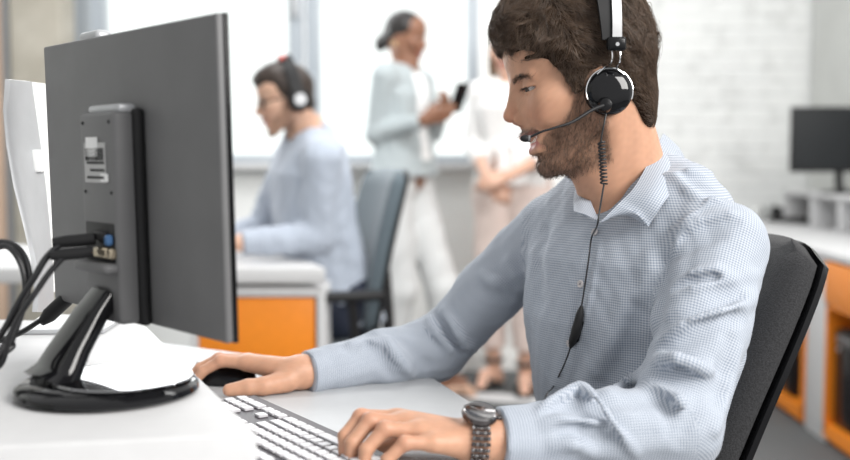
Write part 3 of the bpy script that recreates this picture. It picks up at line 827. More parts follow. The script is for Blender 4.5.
obj('phone_base', MB().prism([(-0.07, 0), (0.07, 0), (0.07, 0.02), (-0.07, 0.055)], 0.12, 0.004, Matrix.Translation((0, 0.06, 0.0005)) @ Matrix.Rotation(math.pi / 2, 4, 'X')), M_BLACKM, tb)
obj('handset', MB().tube([(-0.05, -0.035, 0.062), (-0.03, -0.035, 0.068), (0.03, -0.035, 0.052), (0.055, -0.035, 0.040)], [0.016, 0.011, 0.011, 0.016], 10), M_BLACKP, tb)

# ------------------------------------------------------------------ desk of the man further back
ZB = 0.765
c1 = onz(325.5, 268, ZB); c2 = onz(290, 252.5, ZB)
bdv = unit(c2 - c1); c3 = c1 + bdv * 0.85
BD = thing('desk', 'white desk with an orange drawer unit where the bespectacled man works', 'desk', (c1[0] - 0.5, c1[1] + 0.3, 0))
obj('desktop', MB().prism([tuple(c1[:2]), tuple(c3[:2]), (-1.75, c3[1] - 0.02), (-1.75, c1[1] + 0.01)], 0.048, 0.004, Matrix.Translation((0, 0, ZB - 0.048))), M_WHITE, BD, world=True)
yf = c1[1] + 0.02; xa, xb = at(190, 300, yf)[0], at(325, 300, yf)[0]
zt_ = ZB - 0.048 - 0.014
cab = obj('drawer_unit', MB().box((xb - 0.0125, yf + 0.20, zt_ / 2), (0.025, 0.40, zt_), 0.003).box((xa + 0.01, yf + 0.20, zt_ / 2), (0.02, 0.40, zt_), 0.002)
          .box(((xa + xb) / 2, yf + 0.20, zt_ - 0.014), (xb - xa - 0.04, 0.40, 0.028), 0.003).box(((xa + xb) / 2, yf + 0.2, 0.06), (xb - xa - 0.04, 0.40, 0.03), 0.003).box(((xa + xb) / 2, yf + 0.39, 0.36), (xb - xa - 0.04, 0.014, 0.6)), M_WHITE, BD, world=True)
for z0_, z1_ in ((0.40, zt_ - 0.032), (0.08, 0.395)):
    obj('drawer_front', MB().box(((xa + xb) / 2 - 0.004, yf + 0.02, (z0_ + z1_) / 2), (xb - xa - 0.055, 0.018, z1_ - z0_), 0.003), M_ORANGE, cab, world=True)
obj('support', MB().box(((xa + xb) / 2, yf + 0.2, zt_ + 0.007), (xb - xa - 0.2, 0.2, 0.0138)), M_ORANGE, BD, world=True)
obj('leg', MB().box((-1.7, c3[1] - 0.1, 0.355), (0.05, 0.05, 0.71), 0.004), M_WHITE2, BD, world=True)
# white strip lying on the carpet behind the desk corner
s0, s1_ = onz(430, 393, 0.0), onz(534, 402, 0.0)
t_ = struct('trim_3', MB().prism([tuple(onz(420, 397, 0)[:2]), tuple(onz(540, 406, 0)[:2]), tuple(onz(540, 398.5, 0)[:2]), tuple(onz(420, 391, 0)[:2])], 0.012, 0.002, Matrix.Translation((0, 0, 0.0005))), M_WHITE)
# ------------------------------------------------------------------ people: shared anatomy
def head_frame(O, az, pitch, sc=1.0, roll=0.0):
    """az: direction faced, in the ground plane; pitch: nod downwards"""
    h = V(math.cos(az), math.sin(az), 0); z = V(0, 0, 1)
    f = math.cos(pitch) * h - math.sin(pitch) * z; u_ = math.sin(pitch) * h + math.cos(pitch) * z
    l = np.cross(u_, f)
    if roll: l, u_ = math.cos(roll) * l + math.sin(roll) * u_, math.cos(roll) * u_ - math.sin(roll) * l
    return Frame(O, f, l, u_, sc * 0.001)          # local millimetres
def sdf_head(S, fr, fem=False, smile=0.0, fine=True):
    """x forward, y to the person's left, z up, millimetres, origin between the ear canals"""
    g = fr.sc
    E = lambda c, r, k=10, op='u': S.ell(c, r, k * g, op, fr)
    R = lambda a, b, ra, rb, k=10, op='u': S.rc(fr.wor(a), fr.wor(b), ra * g, rb * g, k * g, op)
    E((-4, 0, 42), (97, 75, 86), 1)
    E((50, 0, 56), (41, 60, 46), 25)
    E((42, 0, -15), (44, 60, 62), 22)
    for s in (-1, 1):
        R((8, s * 52, -52), (68, s * 22, -93), 14 if not fem else 11, 14, 20)
        R((8, s * 55, -45), (4, s * 60, 0), 15, 14, 18)
        E((60, s * 45, -8), (24, 19, 18), 15)
        E((72, s * 36, -28), (15 + smile * 2, 15 + smile * 2, 16), 20)
        R((88, s * 11, 29), (74, s * 46, 28), 7, 6.5, 10)
    E((78, 0, -97), (17, 22, 16), 14)
    E((77, 0, -58), (22, 29, 26), 14)
    E((70, 0, -18), (25, 27, 36), 24)
    for s in (-1, 1):
        E((97, s * 34, 14), (14, 17, 10), 12, 's')
    R((80, 0, 14), (84, 0, -22), 10, 15, 20)
    R((90, 0, 22), (109, 0, -14), 6.5, 8.5, 9)
    E((109.5, 0, -17), (10.5, 9.5, 9), 6)
    for s in (-1, 1):
        E((98, s * 13, -25), (11, 6.5, 8), 6)
        if fine: E((102, s * 6.5, -32), (6, 3.4, 4), 2, 's')
    if fine:
        R((100, 0, -34), (99, 0, -44), 3, 2.5, 5, 's')
        for s in (-1, 1):
            E((74, s * 32, 12), (14.0, 15.2, 14.0), 4)
            E((80, s * 36, 10.5), (14, 14.5, 2.8), 1.2, 's')
        q = smile
        up = [(87, s_ * 30, -49 + 5 * q) for s_ in (-1, 1)]
        S.chain([fr.wor(p) for p in ((86 - 6 * q, -30 - 3 * q, -50 + 6 * q), (95 - 2 * q, -17, -50 + 2 * q), (101, -4, -50), (101, 4, -50), (95 - 2 * q, 17, -50 + 2 * q), (86 - 6 * q, 30 + 3 * q, -50 + 6 * q))], [x * g for x in (2.5, 4.2, 4.6, 4.6, 4.2, 2.5)], 5 * g)
        S.chain([fr.wor(p) for p in ((85 - 6 * q, -28 - 4 * q, -54 + 6 * q), (91 - 2 * q, -17, -66 - 6 * q), (95, -4, -69 - 7.5 * q), (95, 4, -69 - 7.5 * q), (91 - 2 * q, 17, -66 - 6 * q), (85 - 6 * q, 28 + 4 * q, -54 + 6 * q))], [x * g for x in (2.5, 4.8, 5.6, 5.6, 4.8, 2.5)], 5 * g)
        if q > 0.3:
            S.chain([fr.wor(p) for p in ((84, -31, -52 + 6 * q), (97, -17, -60.5), (101, 0, -63.5), (97, 17, -60.5), (84, 31, -52 + 6 * q))], [x * g for x in (1.6, 5.8, 6.8, 5.8, 1.6)], 1.5 * g, 's')
            for s in (-1, 1):
                S.chain([fr.wor(p) for p in ((99, s * 19, -26), (95, s * 31, -40), (86, s * 38, -56))], [1.5 * g, 2.4 * g, 1.5 * g], 8 * g, 's')
        R((97, 0, -79), (86, 0, -84), 5, 5, 10, 's')
    for s in (-1, 1):
        E((-12, s * 75, -14), (12, 6, 22), 6)
        if fine: E((-8, s * 81, -12), (7, 5, 12), 3, 's')
def sdf_hand(S, wrist, fingers, thumb, g=1.0, wr=0.024):
    """fingers: four lists MCP, PIP, DIP, tip, index first; thumb: CMC, MCP, IP, tip"""
    palm = SDF()
    mc = [f[0] for f in fingers]
    ax = unit(mc[0] - mc[3]); W = np.asarray(wrist, float)
    for i, m in enumerate(mc):
        o = W + ax * (0.012 - 0.008 * i) * g
        palm.rc(o, m, 0.0165 * g, (0.0125, 0.0125, 0.012, 0.011)[i] * g, 0.014 * g)
    fs = SDF()
    rr = ((.0105, .0093, .0083, .0070), (.0108, .0095, .0085, .0072), (.0103, .0090, .0081, .0069), (.0090, .0080, .0071, .0062))
    for f, r in zip(fingers, rr):
        fs.chain(f, [x * g for x in r], 0.0012 * g, soft=0.003 * g)
        fs.ell(f[1], (0.0098 * g * r[1] / .0093,) * 3, 0.004 * g)
    S.sub(palm, 0.010 * g)
    S.sub(fs, 0.006 * g)
    S.chain(thumb, [x * g for x in (.0175, .0138, .0120, .0095)], 0.012 * g, soft=0.004 * g)
    return S
def auto_hand(wrist, d, n, side, curl=0.5, g=1.0, spread=1.0):
    """joints of a relaxed hand: d along the hand, n out of its back, side towards the thumb"""
    d = unit(d); n = unit(n - d * np.dot(n, d)); t = unit(side - d * np.dot(side, d) - n * np.dot(side, n)); W = np.asarray(wrist, float)
    F = []
    for i in range(4):
        o = (0.027 - 0.018 * i) * spread
        m = W + d * (0.092, 0.095, 0.090, 0.082)[i] * g + t * o * g
        L = ((.042, .026, .019), (.046, .029, .020), (.042, .027, .019), (.033, .020, .017))[i]
        p = [m]; a_ = curl * 0.55
        for k in range(3):
            p.append(p[-1] + (d * math.cos(a_) - n * math.sin(a_)) * L[k] * g); a_ += curl * (0.8, 0.6, 0)[k]
        F.append(p)
    c = W + d * 0.025 * g + t * 0.024 * g - n * 0.006 * g
    th = [c, c + (d * 0.75 + t * 0.5 - n * 0.35) * 0.042 * g]
    th.append(th[-1] + (d * 0.9 + t * 0.15 - n * 0.4) * 0.032 * g); th.append(th[-1] + (d * 0.95 - n * 0.3) * 0.024 * g)
    return F, th
SKIN = attr_mat('skin', 0.48, 0.12, 0.25, 900, 0.4)
HAIRM = attr_mat('hair', 0.42, 0.0, 0.0, 600, 0.5)
def eyes(parent, fr, iris=(0.07, 0.035, 0.018), gaze=(1, 0, -0.12)):
    for s in (-1, 1):
        c = fr.wor((74.2, s * 32, 11.5)); r = 12.4 * fr.sc
        n = 24; v = []; F = []
        gz = unit(fr.vec(gaze)); a_ = unit(np.cross(gz, V(0.1, 0.2, 1))); b_ = np.cross(gz, a_)
        for i in range(n + 1):
            th = math.pi * i / n
            for k in range(n):
                w_ = 2 * math.pi * k / n
                v.append(c + r * (math.cos(th) * gz + math.sin(th) * (math.cos(w_) * a_ + math.sin(w_) * b_)))
        for i in range(n):
            for k in range(n): F.append((i * n + k, (i + 1) * n + k, (i + 1) * n + (k + 1) % n, i * n + (k + 1) % n))
        v = np.array(v); an = np.arccos(np.clip((v - c) @ gz / r, -1, 1))
        t = np.where((an < 0.20)[:, None], 0.01, np.where((an < 0.46)[:, None], np.array(iris), np.array([0.50, 0.47, 0.45])))
        npobj('eye', v, np.array(F), attr_mat('eye_surface', 0.1) if 'eye_surface' not in MATS else MATS['eye_surface'], parent, tint=t)
def skin_tint(v, fr, base, lip=(0.42, 0.14, 0.12), beard=None, brow=None, blush=(1.0, 0.80, 0.76)):
    L = fr.loc(v); x, y, z = L.T; ay = np.abs(y)
    t = np.tile(np.array(base, float), (len(v), 1))
    t *= (1 + 0.05 * wob(v, 35, 5) + 0.03 * wob(v, 110, 6))[:, None]
    hd = (z > -130) & (x > -60)
    bl = np.exp(-(((x - 75) / 22) ** 2 + ((ay - 40) / 16) ** 2 + ((z + 22) / 18) ** 2)) * 0.8
    bl = np.maximum(bl, 0.9 * np.exp(-(((x - 110) / 16) ** 2 + (ay / 14) ** 2 + ((z + 22) / 15) ** 2)))
    t *= 1 - bl[:, None] * (1 - np.array(blush))
    q = 0.0
    up = np.exp(-((z + 50 - ay * 0.05) / 4.0) ** 2) * (x > 82) * (ay < 29)
    lo = np.exp(-((z + 68 - ay * 0.30) / 6.0) ** 2) * (x > 80) * (ay < 27)
    w = np.clip(np.maximum(up, lo) * 1.25, 0, 1)[:, None] * hd[:, None]
    t = t * (1 - w) + np.array(lip) * w
    if beard is not None:
        b = beard_mask(x, y, z)[:, None]
        t = t * (1 - 0.54 * b) + np.array(beard) * 0.54 * b
    return t
def beard_mask(x, y, z):
    ay = np.abs(y)
    zb = np.interp(x, [0, 12, 26, 40, 55, 68, 80, 95], [18, 16, -6, -30, -44, -51, -56, -74])
    m = smooth01(4, -7, z - zb) * smooth01(-6, 4, x) * smooth01(-122, -106, z + 0.15 * x)
    ms = np.exp(-((z + 41 + ay * 0.16) / 4.6) ** 2) * (x > 76) * smooth01(36, 29, ay)
    lipz = (x > 80) & (ay < 27) & (z > -76) & (z < -44)
    corner = smooth01(26, 34, ay) * (z < -44) * smooth01(-60, -66, -ay * 1.0 - 32)
    m = np.where(lipz, m * smooth01(24, 30, ay), m)
    sp = np.exp(-(((x - 90) / 10) ** 2 + (ay / 18) ** 2 + ((z + 80) / 5) ** 2))
    m = m * (1 - 0.55 * sp)
    return np.clip(np.maximum(m, ms), 0, 1)

def cloth_mat(name, c0, c1, period=0.0042, dark=0.5, rough=0.85):
    """fine two-tone weave driven by the 'weave' attribute (metres along and around the cloth)"""
    m = bpy.data.materials.new(name); m.use_nodes = True
    n, l = m.node_tree.nodes, m.node_tree.links; p = n['Principled BSDF']; p.inputs['Roughness'].default_value = rough
    p.inputs['Sheen Weight'].default_value = 0.15
    p.inputs['Specular IOR Level'].default_value = 0.25
    a = n.new('ShaderNodeAttribute'); a.attribute_name = 'weave'
    sp = n.new('ShaderNodeSeparateXYZ'); l.new(a.outputs['Vector'], sp.inputs[0])
    def wave(o, per, ph=0.0):
        k = n.new('ShaderNodeMath'); k.operation = 'MULTIPLY'; k.inputs[1].default_value = 2 * math.pi / per; l.new(o, k.inputs[0])
        s = n.new('ShaderNodeMath'); s.operation = 'SINE'; l.new(k.outputs[0], s.inputs[0])
        r = n.new('ShaderNodeMath'); r.operation = 'MULTIPLY_ADD'; r.inputs[1].default_value = 0.5; r.inputs[2].default_value = 0.5; l.new(s.outputs[0], r.inputs[0])
        return r.outputs[0]
    wv, wu = wave(sp.outputs[1], period), wave(sp.outputs[0], period)
    ml = n.new('ShaderNodeMath'); ml.operation = 'MULTIPLY_ADD'; ml.inputs[1].default_value = 0.45; l.new(wu, ml.inputs[0])
    m2 = n.new('ShaderNodeMath'); m2.operation = 'MULTIPLY'; m2.inputs[1].default_value = 0.55; l.new(wv, m2.inputs[0])
    l.new(m2.outputs[0], ml.inputs[2])
    rp = n.new('ShaderNodeValToRGB'); rp.color_ramp.elements[0].position = 0.25; rp.color_ramp.elements[1].position = 0.75
    rp.color_ramp.elements[0].color = (*c0, 1); rp.color_ramp.elements[1].color = (*c1, 1)
    l.new(ml.outputs[0], rp.inputs[0]); l.new(rp.outputs[0], p.inputs['Base Color'])
    return m

# ------------------------------------------------------------------ the man at the front
Fd = unit(V(-0.80, -0.60, 0)); Sd = V(0.60, -0.80, 0); C = V(0.300, 1.53, 0)
def TP(f, s, z): return C + Fd * f + Sd * s + V(0, 0, z)
man = None
HF = head_frame(at(583, 81, 1.475), math.radians(183.5), math.radians(17), 1.02)
LSH, RSH = at(719, 246, 1.392), at(548, 232, 1.67)
LEL, REL = at(676, 428, 1.25), at(434, 350, 1.715)
LWR, RWR = at(478, 440, 1.185), at(303, 372, 1.585)
NKB = TP(-0.01, 0.0, 1.02)

body = SDF()
sdf_head(body, HF, smile=0.8)
g = HF.sc
body.rc(HF.wor((-22, 0, -18)), NKB, 0.056, 0.064, 0.022)
for s in (-1, 1):
    body.rc(HF.wor((-18, s * 52, -30)), TP(0.055, s * 0.018, 1.035), 0.011, 0.012, 0.022)
body.rc(HF.wor((30, 0, -98)), TP(0.045, 0, 1.04), 0.028, 0.030, 0.03)
hm = march(body, HF.O - V(0.16, 0.14, 0.20), HF.O + V(0.17, 0.16, 0.165), 0.0017)
def calm(v, F, m, it):
    for _ in range(it): v = v + m[:, None] * (relax(v, F, 1, 0.6) - v)
    return v
_L = HF.loc(hm[0]); _a = np.abs(_L[:, 1])
_m = smooth01(35, 48, _L[:, 0]) * smooth01(15, 21, _a) * smooth01(-42, -32, _L[:, 2]) * smooth01(5, -1, _L[:, 2])
hm = (calm(hm[0], hm[1], _m, 40), hm[1])
# hands
lh = SDF()
Lf = [[at(397, 419, 1.205), at(361, 417, 1.20), at(345, 436, 1.185), at(344, 453, 1.178)],
      [at(407, 424, 1.190), at(370, 421, 1.185), at(352, 443, 1.170), at(350, 462, 1.165)],
      [at(420, 432, 1.172), at(385, 429, 1.165), at(366, 450, 1.155), at(363, 469, 1.150)],
      [at(434, 443, 1.155), at(405, 443, 1.145), at(387, 460, 1.140), at(383, 475, 1.138)]]
Lt = [at(462, 440, 1.215), at(425, 436, 1.235), at(398, 442, 1.235), at(378, 450, 1.22)]
sdf_hand(lh, LWR + V(-0.012, 0, 0), Lf, Lt, 1.0)
lh.rc(LWR, LWR * 0.4 + LEL * 0.6, 0.027, 0.036, 0.012)
lhm = march(lh, np.min([p for f in Lf for p in f] + Lt + [LWR], 0) - 0.03, LWR + V(0.13, 0.09, 0.06), 0.0020)
rh = SDF()
Rf = [[at(247, 363, 1.595), at(221, 361, 1.60), at(203, 371, 1.60), at(195, 381, 1.60)],
      [at(248, 361, 1.615), at(219, 359, 1.622), at(200, 368, 1.62), at(190, 378, 1.62)],
      [at(250, 363, 1.636), at(224, 362, 1.645), at(206, 370, 1.645), at(198, 380, 1.645)],
      [at(255, 367, 1.655), at(235, 367, 1.665), at(221, 373, 1.667), at(212, 379, 1.667)]]
Rt = [at(287, 381, 1.560), at(264, 386, 1.542), at(248, 387, 1.535), at(229, 390, 1.530)]
sdf_hand(rh, RWR + V(-0.012, 0, 0), Rf, Rt, 1.0)
rh.rc(RWR, RWR * 0.4 + REL * 0.6, 0.027, 0.036, 0.012)
rhm = march(rh, np.min([p for f in Rf for p in f] + Rt + [RWR], 0) - 0.03, RWR + V(0.14, 0.12, 0.06), 0.0022)
# trunk and legs under the clothes
tr = SDF()
tr.rc(NKB, TP(-0.01, 0, 0.80), 0.06, 0.085, 0.04)
tr.rc(TP(-0.01, 0.06, 0.82), TP(-0.04, 0.06, 0.58), 0.075, 0.08, 0.05); tr.rc(TP(-0.01, -0.06, 0.82), TP(-0.04, -0.06, 0.58), 0.075, 0.08, 0.05)
for sh, el, wr_ in ((LSH, LEL, LWR), (RSH, REL, RWR)):
    tr.rc(NKB - V(0, 0, 0.03), sh, 0.05, 0.044, 0.03); tr.rc(sh, el, 0.042, 0.036, 0.03); tr.rc(el, wr_ * 0.5 + el * 0.5, 0.036, 0.032, 0.01)
legs = []
for s in (-1, 1):
    hip, kne, ank = TP(-0.06, s * 0.09, 0.55), TP(0.36, s * 0.11, 0.535), TP(0.34, s * 0.12, 0.10)
    legs.append((hip, kne, ank)); tr.rc(hip, kne, 0.070, 0.052, 0.03); tr.rc(kne, ank, 0.050, 0.036, 0.01)
trm = march(tr, TP(0.1, 0, 0.1) - V(0.42, 0.45, 0.06), V(0.62, 1.95, 1.10), 0.008)
Vb = [hm[0], lhm[0], rhm[0], trm[0]]; off = np.cumsum([0] + [len(q) for q in Vb])
Fb = np.concatenate([m_[1] + o_ for m_, o_ in zip((hm, lhm, rhm, trm), off)]); Vb = np.concatenate(Vb)
SK = (0.53, 0.290, 0.187)
tint = skin_tint(Vb, HF, SK, lip=(0.45, 0.17, 0.15), beard=(0.10, 0.062, 0.042))
# knuckles and finger ends are a little redder
for f in Lf + Rf:
    for j, rad in ((1, 0.012), (3, 0.010)):
        w = np.exp(-(np.linalg.norm(Vb - f[j], axis=1) / rad) ** 2)[:, None] * 0.22
        tint = tint * (1 - w) + np.array((0.55, 0.20, 0.14)) * w
P0 = tuple(TP(0, 0, 0))
man = npobj('person', Vb, Fb, SKIN, origin=P0, tint=tint)
tag(man, 'smiling bearded man in a checked grey-blue shirt and headset typing at the keyboard', 'person')
eyes(man, HF, gaze=(0.90, 0.36, -0.16))
# teeth
tb_ = MB(); pts = []
for i in range(15):
    w_ = (i - 7) / 7.0; pts.append((w_ * 27, 93 - 10 * w_ * w_))
for i in range(14):
    (y0_, x0_), (y1_, x1_) = pts[i], pts[i + 1]
    a0, a1 = y0_ + (y1_ - y0_) * 0.04, y0_ + (y1_ - y0_) * 0.96; m_ = (x0_ + x1_) / 2
    c_ = HF.wor((m_ - 0.5, (a0 + a1) / 2, -57.5 + 0.004 * y0_ * y0_))
    MT = Matrix.Identity(4); tn = unit(HF.vec((x1_ - x0_, y1_ - y0_, 0))); fn_ = unit(np.cross(tn, HF.R[2]))
    for k in range(3): MT[k][0] = tn[k]; MT[k][1] = fn_[k]; MT[k][2] = HF.R[2][k]; MT[k][3] = c_[k]
    tb_.box((0, 0, 0), ((a1 - a0) * 0.001, 0.004, 0.0085), 0.0012, 2, MT)
obj('teeth', tb_, mat('tooth_enamel', (0.80, 0.76, 0.68), 0.25, var=0.02), man, world=True)

# hair: dense mass and locks lying on it
hair = SDF()
EH = lambda c, r, k=12, op='u': hair.ell(c, r, k * g, op, HF)
EH((-10, 0, 50), (99, 84, 93), 1)
EH((10, 0, 92), (88, 66, 58), 20)
EH((34, 4, 108), (48, 58, 42), 16)
EH((60, 4, 80), (32, 56, 19), 10)
for s in (-1, 1): EH((50, s * 45, 64), (28, 22, 21), 10); EH((12, s * 66, 42), (32, 17, 30), 10)
EH((68, 12, 96), (29, 42, 26), 14)
EH((-46, 0, 10), (52, 68, 76), 18)
EH((-64, 0, -40), (26, 46, 28), 16)
for s in (-1, 1): EH((24, s * 66, 20), (15, 11, 34), 12)
EH((119, 0, -5), (46, 90, 66), 8, 's')          # forehead
for s in (-1, 1):
    EH((84, s * 70, 0), (48, 36, 52), 8, 's')       # temple and cheek
    EH((4, s * 88, -24), (16, 22, 26), 6, 's')     # round the ear
    EH((-30, s * 60, -78), (34, 30, 46), 8, 's')
EH((0, 0, -105), (70, 90, 70), 8, 's')
EH((-64, 0, -58), (19, 42, 34), 10)
def bulge(P):
    L = HF.loc(P)
    st = np.stack([L[:, 0] * 0.6 + L[:, 2] * 0.4, L[:, 1] * 0.7, L[:, 2] * 0.9 - L[:, 0] * 0.5], 1)
    return (wob(L, 1 / 42.0, 21) * 3.4 + (1 - 2 * np.abs(wob(st, 1 / 26.0, 22))) * 2.6) * g * smooth01(-20, 60, L[:, 2] + 20)
base_ev = hair.ev
class Bul(SDF):
    def ev(s, P, margin=0.03): return base_ev(P, margin) - bulge(P)
hb_ = Bul()
hv, hf = march(hb_, HF.O - V(0.17, 0.14, 0.16), HF.O + V(0.18, 0.15, 0.20), 0.003)
HC = (0.074, 0.047, 0.031)
ht_ = np.tile(np.array(HC), (len(hv), 1)) * 0.6 * (0.75 + 0.25 * wob(hv, 60, 3))[:, None]
hobj = npobj('hair', hv, hf, attr_mat('hair_mass', 0.95, spec=0.05), man, tint=np.clip(ht_, 0.01, 1))
def grow(n, seed, length, steps=11):
    r = np.random.default_rng(seed)
    idx = r.integers(0, len(hv), n); P = hv[idx] + r.normal(size=(n, 3)) * 0.001
    L0_ = HF.loc(P); keep = r.uniform(size=n) < np.where((L0_[:, 1] < -30), 0.25, 1.0)
    P = P[keep]; P = P[np.einsum('ij,ij->i', hb_.grad(P, 0.0012), unit_rows(P - HF.wor((0, 0, 20)))) > -0.2]; P = P[body.ev(P, 0.05) > 0.0008]; n = len(P)
    ln = length * r.uniform(0.6, 1.25, n)
    ln = ln * np.where(body.ev(P, 0.05) < 0.010, 0.40, 1.0)
    L = HF.loc(P); cl = wob(L, 1 / 30.0, 31) * 0.9 + wob(L, 1 / 14.0, 32) * 0.5
    amp = r.uniform(0.3, 1.0, n); lift = r.uniform(0.0002, 0.0026, n)
    short = smooth01(40, -30, L[:, 2]); ln = ln * (1 - 0.45 * short)
    out = [P]; Q = P.copy(); d_prev = None; L0 = L
    for k in range(steps - 1):
        L = HF.loc(Q); x, y, z = L.T
        t = smooth01(0, 50, x)
        top = smooth01(70, 110, z)
        side = np.sign(y + 6)
        d = np.stack([t * 0.9 - (1 - t) * 0.65, side * 0.30 * (0.3 + top), -0.75 + 0.35 * top - t * 0.1], 1)
        a_ = cl * 0.8 + 0.5 * np.sin(k * 0.7 + amp * 1.5 + wob(L0, 1 / 26.0, 37) * 3)
        # turn in the tangent plane
        nrm_ = hb_.grad(Q, 0.0012) if k % 2 == 0 or d_prev is None else nrm_
        D = d @ HF.R
        D = D - nrm_ * np.einsum('ij,ij->i', D, nrm_)[:, None]
        D /= np.maximum(np.linalg.norm(D, axis=1)[:, None], 1e-6)
        Bv = np.cross(nrm_, D); D = D * np.cos(a_)[:, None] + Bv * np.sin(a_)[:, None]
        if d_prev is not None: D = unit_rows(0.55 * D + 0.45 * d_prev)
        d_prev = D
        Q = Q + D * (ln / (steps - 1))[:, None]
        if k % 2 == 1:
            dd = hb_.ev(Q); want = 0.0006 + lift * (k / steps) * 1.4
            Q = Q - nrm_ * (dd - want)[:, None] * 0.7
        out.append(Q.copy())
    out = np.stack(out, 1)
    for _ in range(3): out[:, 1:-1] = 0.5 * out[:, 1:-1] + 0.25 * (out[:, 2:] + out[:, :-2])
    ok = np.ones(n, bool)
    for k in (4, 10): ok &= (body.ev(out[:, k], 0.05) > 0.0004) & (hb_.ev(out[:, k], 0.05) > -0.007)
    return out[ok]
def unit_rows(a): return a / np.maximum(np.linalg.norm(a, axis=1)[:, None], 1e-9)
SP = grow(38000, 11, 0.055)
r_ = np.random.default_rng(2)
tn_ = np.array(HC)[None] * r_.uniform(0.5, 2.2, (len(SP), 1)) + r_.uniform(0, 0.012, (len(SP), 1)) * np.array([1.2, 1.0, 0.8])
strands('hair_locks', SP, r_.uniform(0.00014, 0.00032, len(SP)), HAIRM, hobj, tn_)
# beard, moustache, eyebrows from the face surface
def face_hair(name, mask, n, ln, rad, col, dirf, seed, curl=0.4, parent=None):
    r = np.random.default_rng(seed)
    v, F = hm; pm = mask(HF.loc(v[F].mean(1))); tri = F[r.choice(len(F), n, p=pm / pm.sum())]
    w = r.dirichlet(np.ones(4), len(tri)); P = np.einsum('ij,ijk->ik', w, v[tri]); L = HF.loc(P)
    nm = body.grad(P); D = dirf(L, r) @ HF.R; D = D - nm * np.einsum('ij,ij->i', D, nm)[:, None]
    D = unit_rows(D + nm * r.uniform(0.25, 0.8, (len(P), 1)) + r.normal(size=P.shape) * curl * 0.5)
    l_ = (ln * r.uniform(0.5, 1.3, len(P)))[:, None]; st = [P - nm * 0.0004]
    for q in range(4): st.append(st[-1] + D * l_ / 4); D = unit_rows(D - nm * 0.18 + r.normal(size=P.shape) * 0.10)
    t = np.array(col)[None] * r.uniform(0.5, 1.7, (len(P), 1))
    return strands(name, np.stack(st, 1), rad, HAIRM, parent or man, t, 0.3)
bm2 = lambda L: beard_mask(*L.T) * np.where(L[:, 1] < -25, 0.2, 1)
face_hair('beard', bm2, 6500, 0.0065, 0.00018, (0.105, 0.066, 0.045), lambda L, r: np.stack([0.35 + 0 * L[:, 0], -0.1 * np.sign(L[:, 1]), -0.95 + 0 * L[:, 0]], 1), 5)
def brow_mask(L):
    x, y, z = L.T; ay = np.abs(y); zc = 26 + 4.0 * np.sin((ay - 12) / 40 * 3.14) - 1.0
    return np.exp(-((z - zc) / 2.5) ** 2) * smooth01(9, 15, ay) * smooth01(56, 44, ay) * (x > 45)
for sg in (-1, 1):
    face_hair('eyebrow', lambda L: brow_mask(L) * (L[:, 1] * sg > 0), 260, 0.009, 0.00022, (0.05, 0.032, 0.022), lambda L, r: np.stack([-0.5 + 0 * L[:, 0], 1.0 * np.sign(L[:, 1]), 0.25 + 0 * L[:, 0]], 1), 6, 0.25)
def lash_mask(L):
    x, y, z = L.T; ay = np.abs(y)
    return ((np.abs(z - 13.6) < 1.3) & (ay > 20) & (ay < 45) & (x > 74)).astype(float)
for sg in (-1, 1):
    face_hair('eyelash', lambda L: lash_mask(L) * (L[:, 1] * sg > 0), 80, 0.007, 0.0002, (0.02, 0.014, 0.01), lambda L, r: np.stack([1 + 0 * L[:, 0], 0.2 * np.sign(L[:, 1]), -0.2 + 0 * L[:, 0]], 1), 8, 0.15)
# ------------------------------------------------------------------ shirt of the man at the front
torso = SDF(); armL = SDF(); armR = SDF()
keys_ = [(0.46, -0.06, .185, .135), (0.56, -0.06, .185, .135), (0.66, -0.028, .165, .115), (0.76, -0.012, .164, .116), (0.86, -0.004, .172, .120), (0.95, -0.006, .178, .112), (1.02, -0.014, .150, .088), (1.07, -0.02, .10, .068)]
kz = np.array(keys_)
def torso_fn(P):
    q = P - C; f = q @ Fd; s = q @ Sd; z = q[:, 2]
    cf = np.interp(z, kz[:, 0], kz[:, 1]); hw_ = np.interp(z, kz[:, 0], kz[:, 2]); hd_ = np.interp(z, kz[:, 0], kz[:, 3])
    a_ = np.abs(s / hw_); b_ = np.abs((f - cf) / hd_)
    r = (a_ ** 2.5 + b_ ** 2.5) ** (1 / 2.5)
    return np.maximum((r - 1) * np.minimum(hw_, hd_) * 0.9, np.maximum(z - 1.07, 0.47 - z))
torso.add(torso_fn, TP(-0.03, 0, 0.77), 0.42, 0.01)
torso.rc(TP(-0.035, 0.045, 1.062), LSH + V(-0.012, 0.012, 0.012), 0.040, 0.046, 0.05)
torso.rc(TP(-0.035, -0.045, 1.062), RSH + V(0.012, -0.012, 0.010), 0.040, 0.046, 0.05)
torso.rc(TP(-0.06, 0.10, 0.96), TP(-0.07, 0.09, 0.82), 0.05, 0.035, 0.04)
def arm(S, sh, el, wr_, r0, r1, r2, r3):
    mid = sh * 0.5 + el * 0.5; mf = el * 0.5 + wr_ * 0.5
    S.rc(sh, mid, r0, r1, 0.02); S.rc(mid, el, r1, r2, 0.02); S.rc(el, mf, r2, r3, 0.03)
cuL = LEL * 0.33 + LWR * 0.67; ceL = LEL * 0.095 + LWR * 0.905
cuR = REL * 0.22 + RWR * 0.78; ceR = REL * 0.0 + RWR * 1.0 + V(0.006, 0, 0)
arm(armL, LSH, LEL, cuL, 0.0580, 0.0570, 0.0500, 0.0470); armL.rc(LEL * 0.5 + cuL * 0.5, cuL, 0.047, 0.041, 0.02)
arm(armR, RSH, REL, cuR, 0.0560, 0.0520, 0.0480, 0.0430); armR.rc(REL * 0.5 + cuR * 0.5, cuR, 0.043, 0.037, 0.02)
armL.rc(LSH + Sd * 0.012 + V(0, 0, 0.0), LSH * 0.6 + LEL * 0.4, 0.052, 0.050, 0.02)
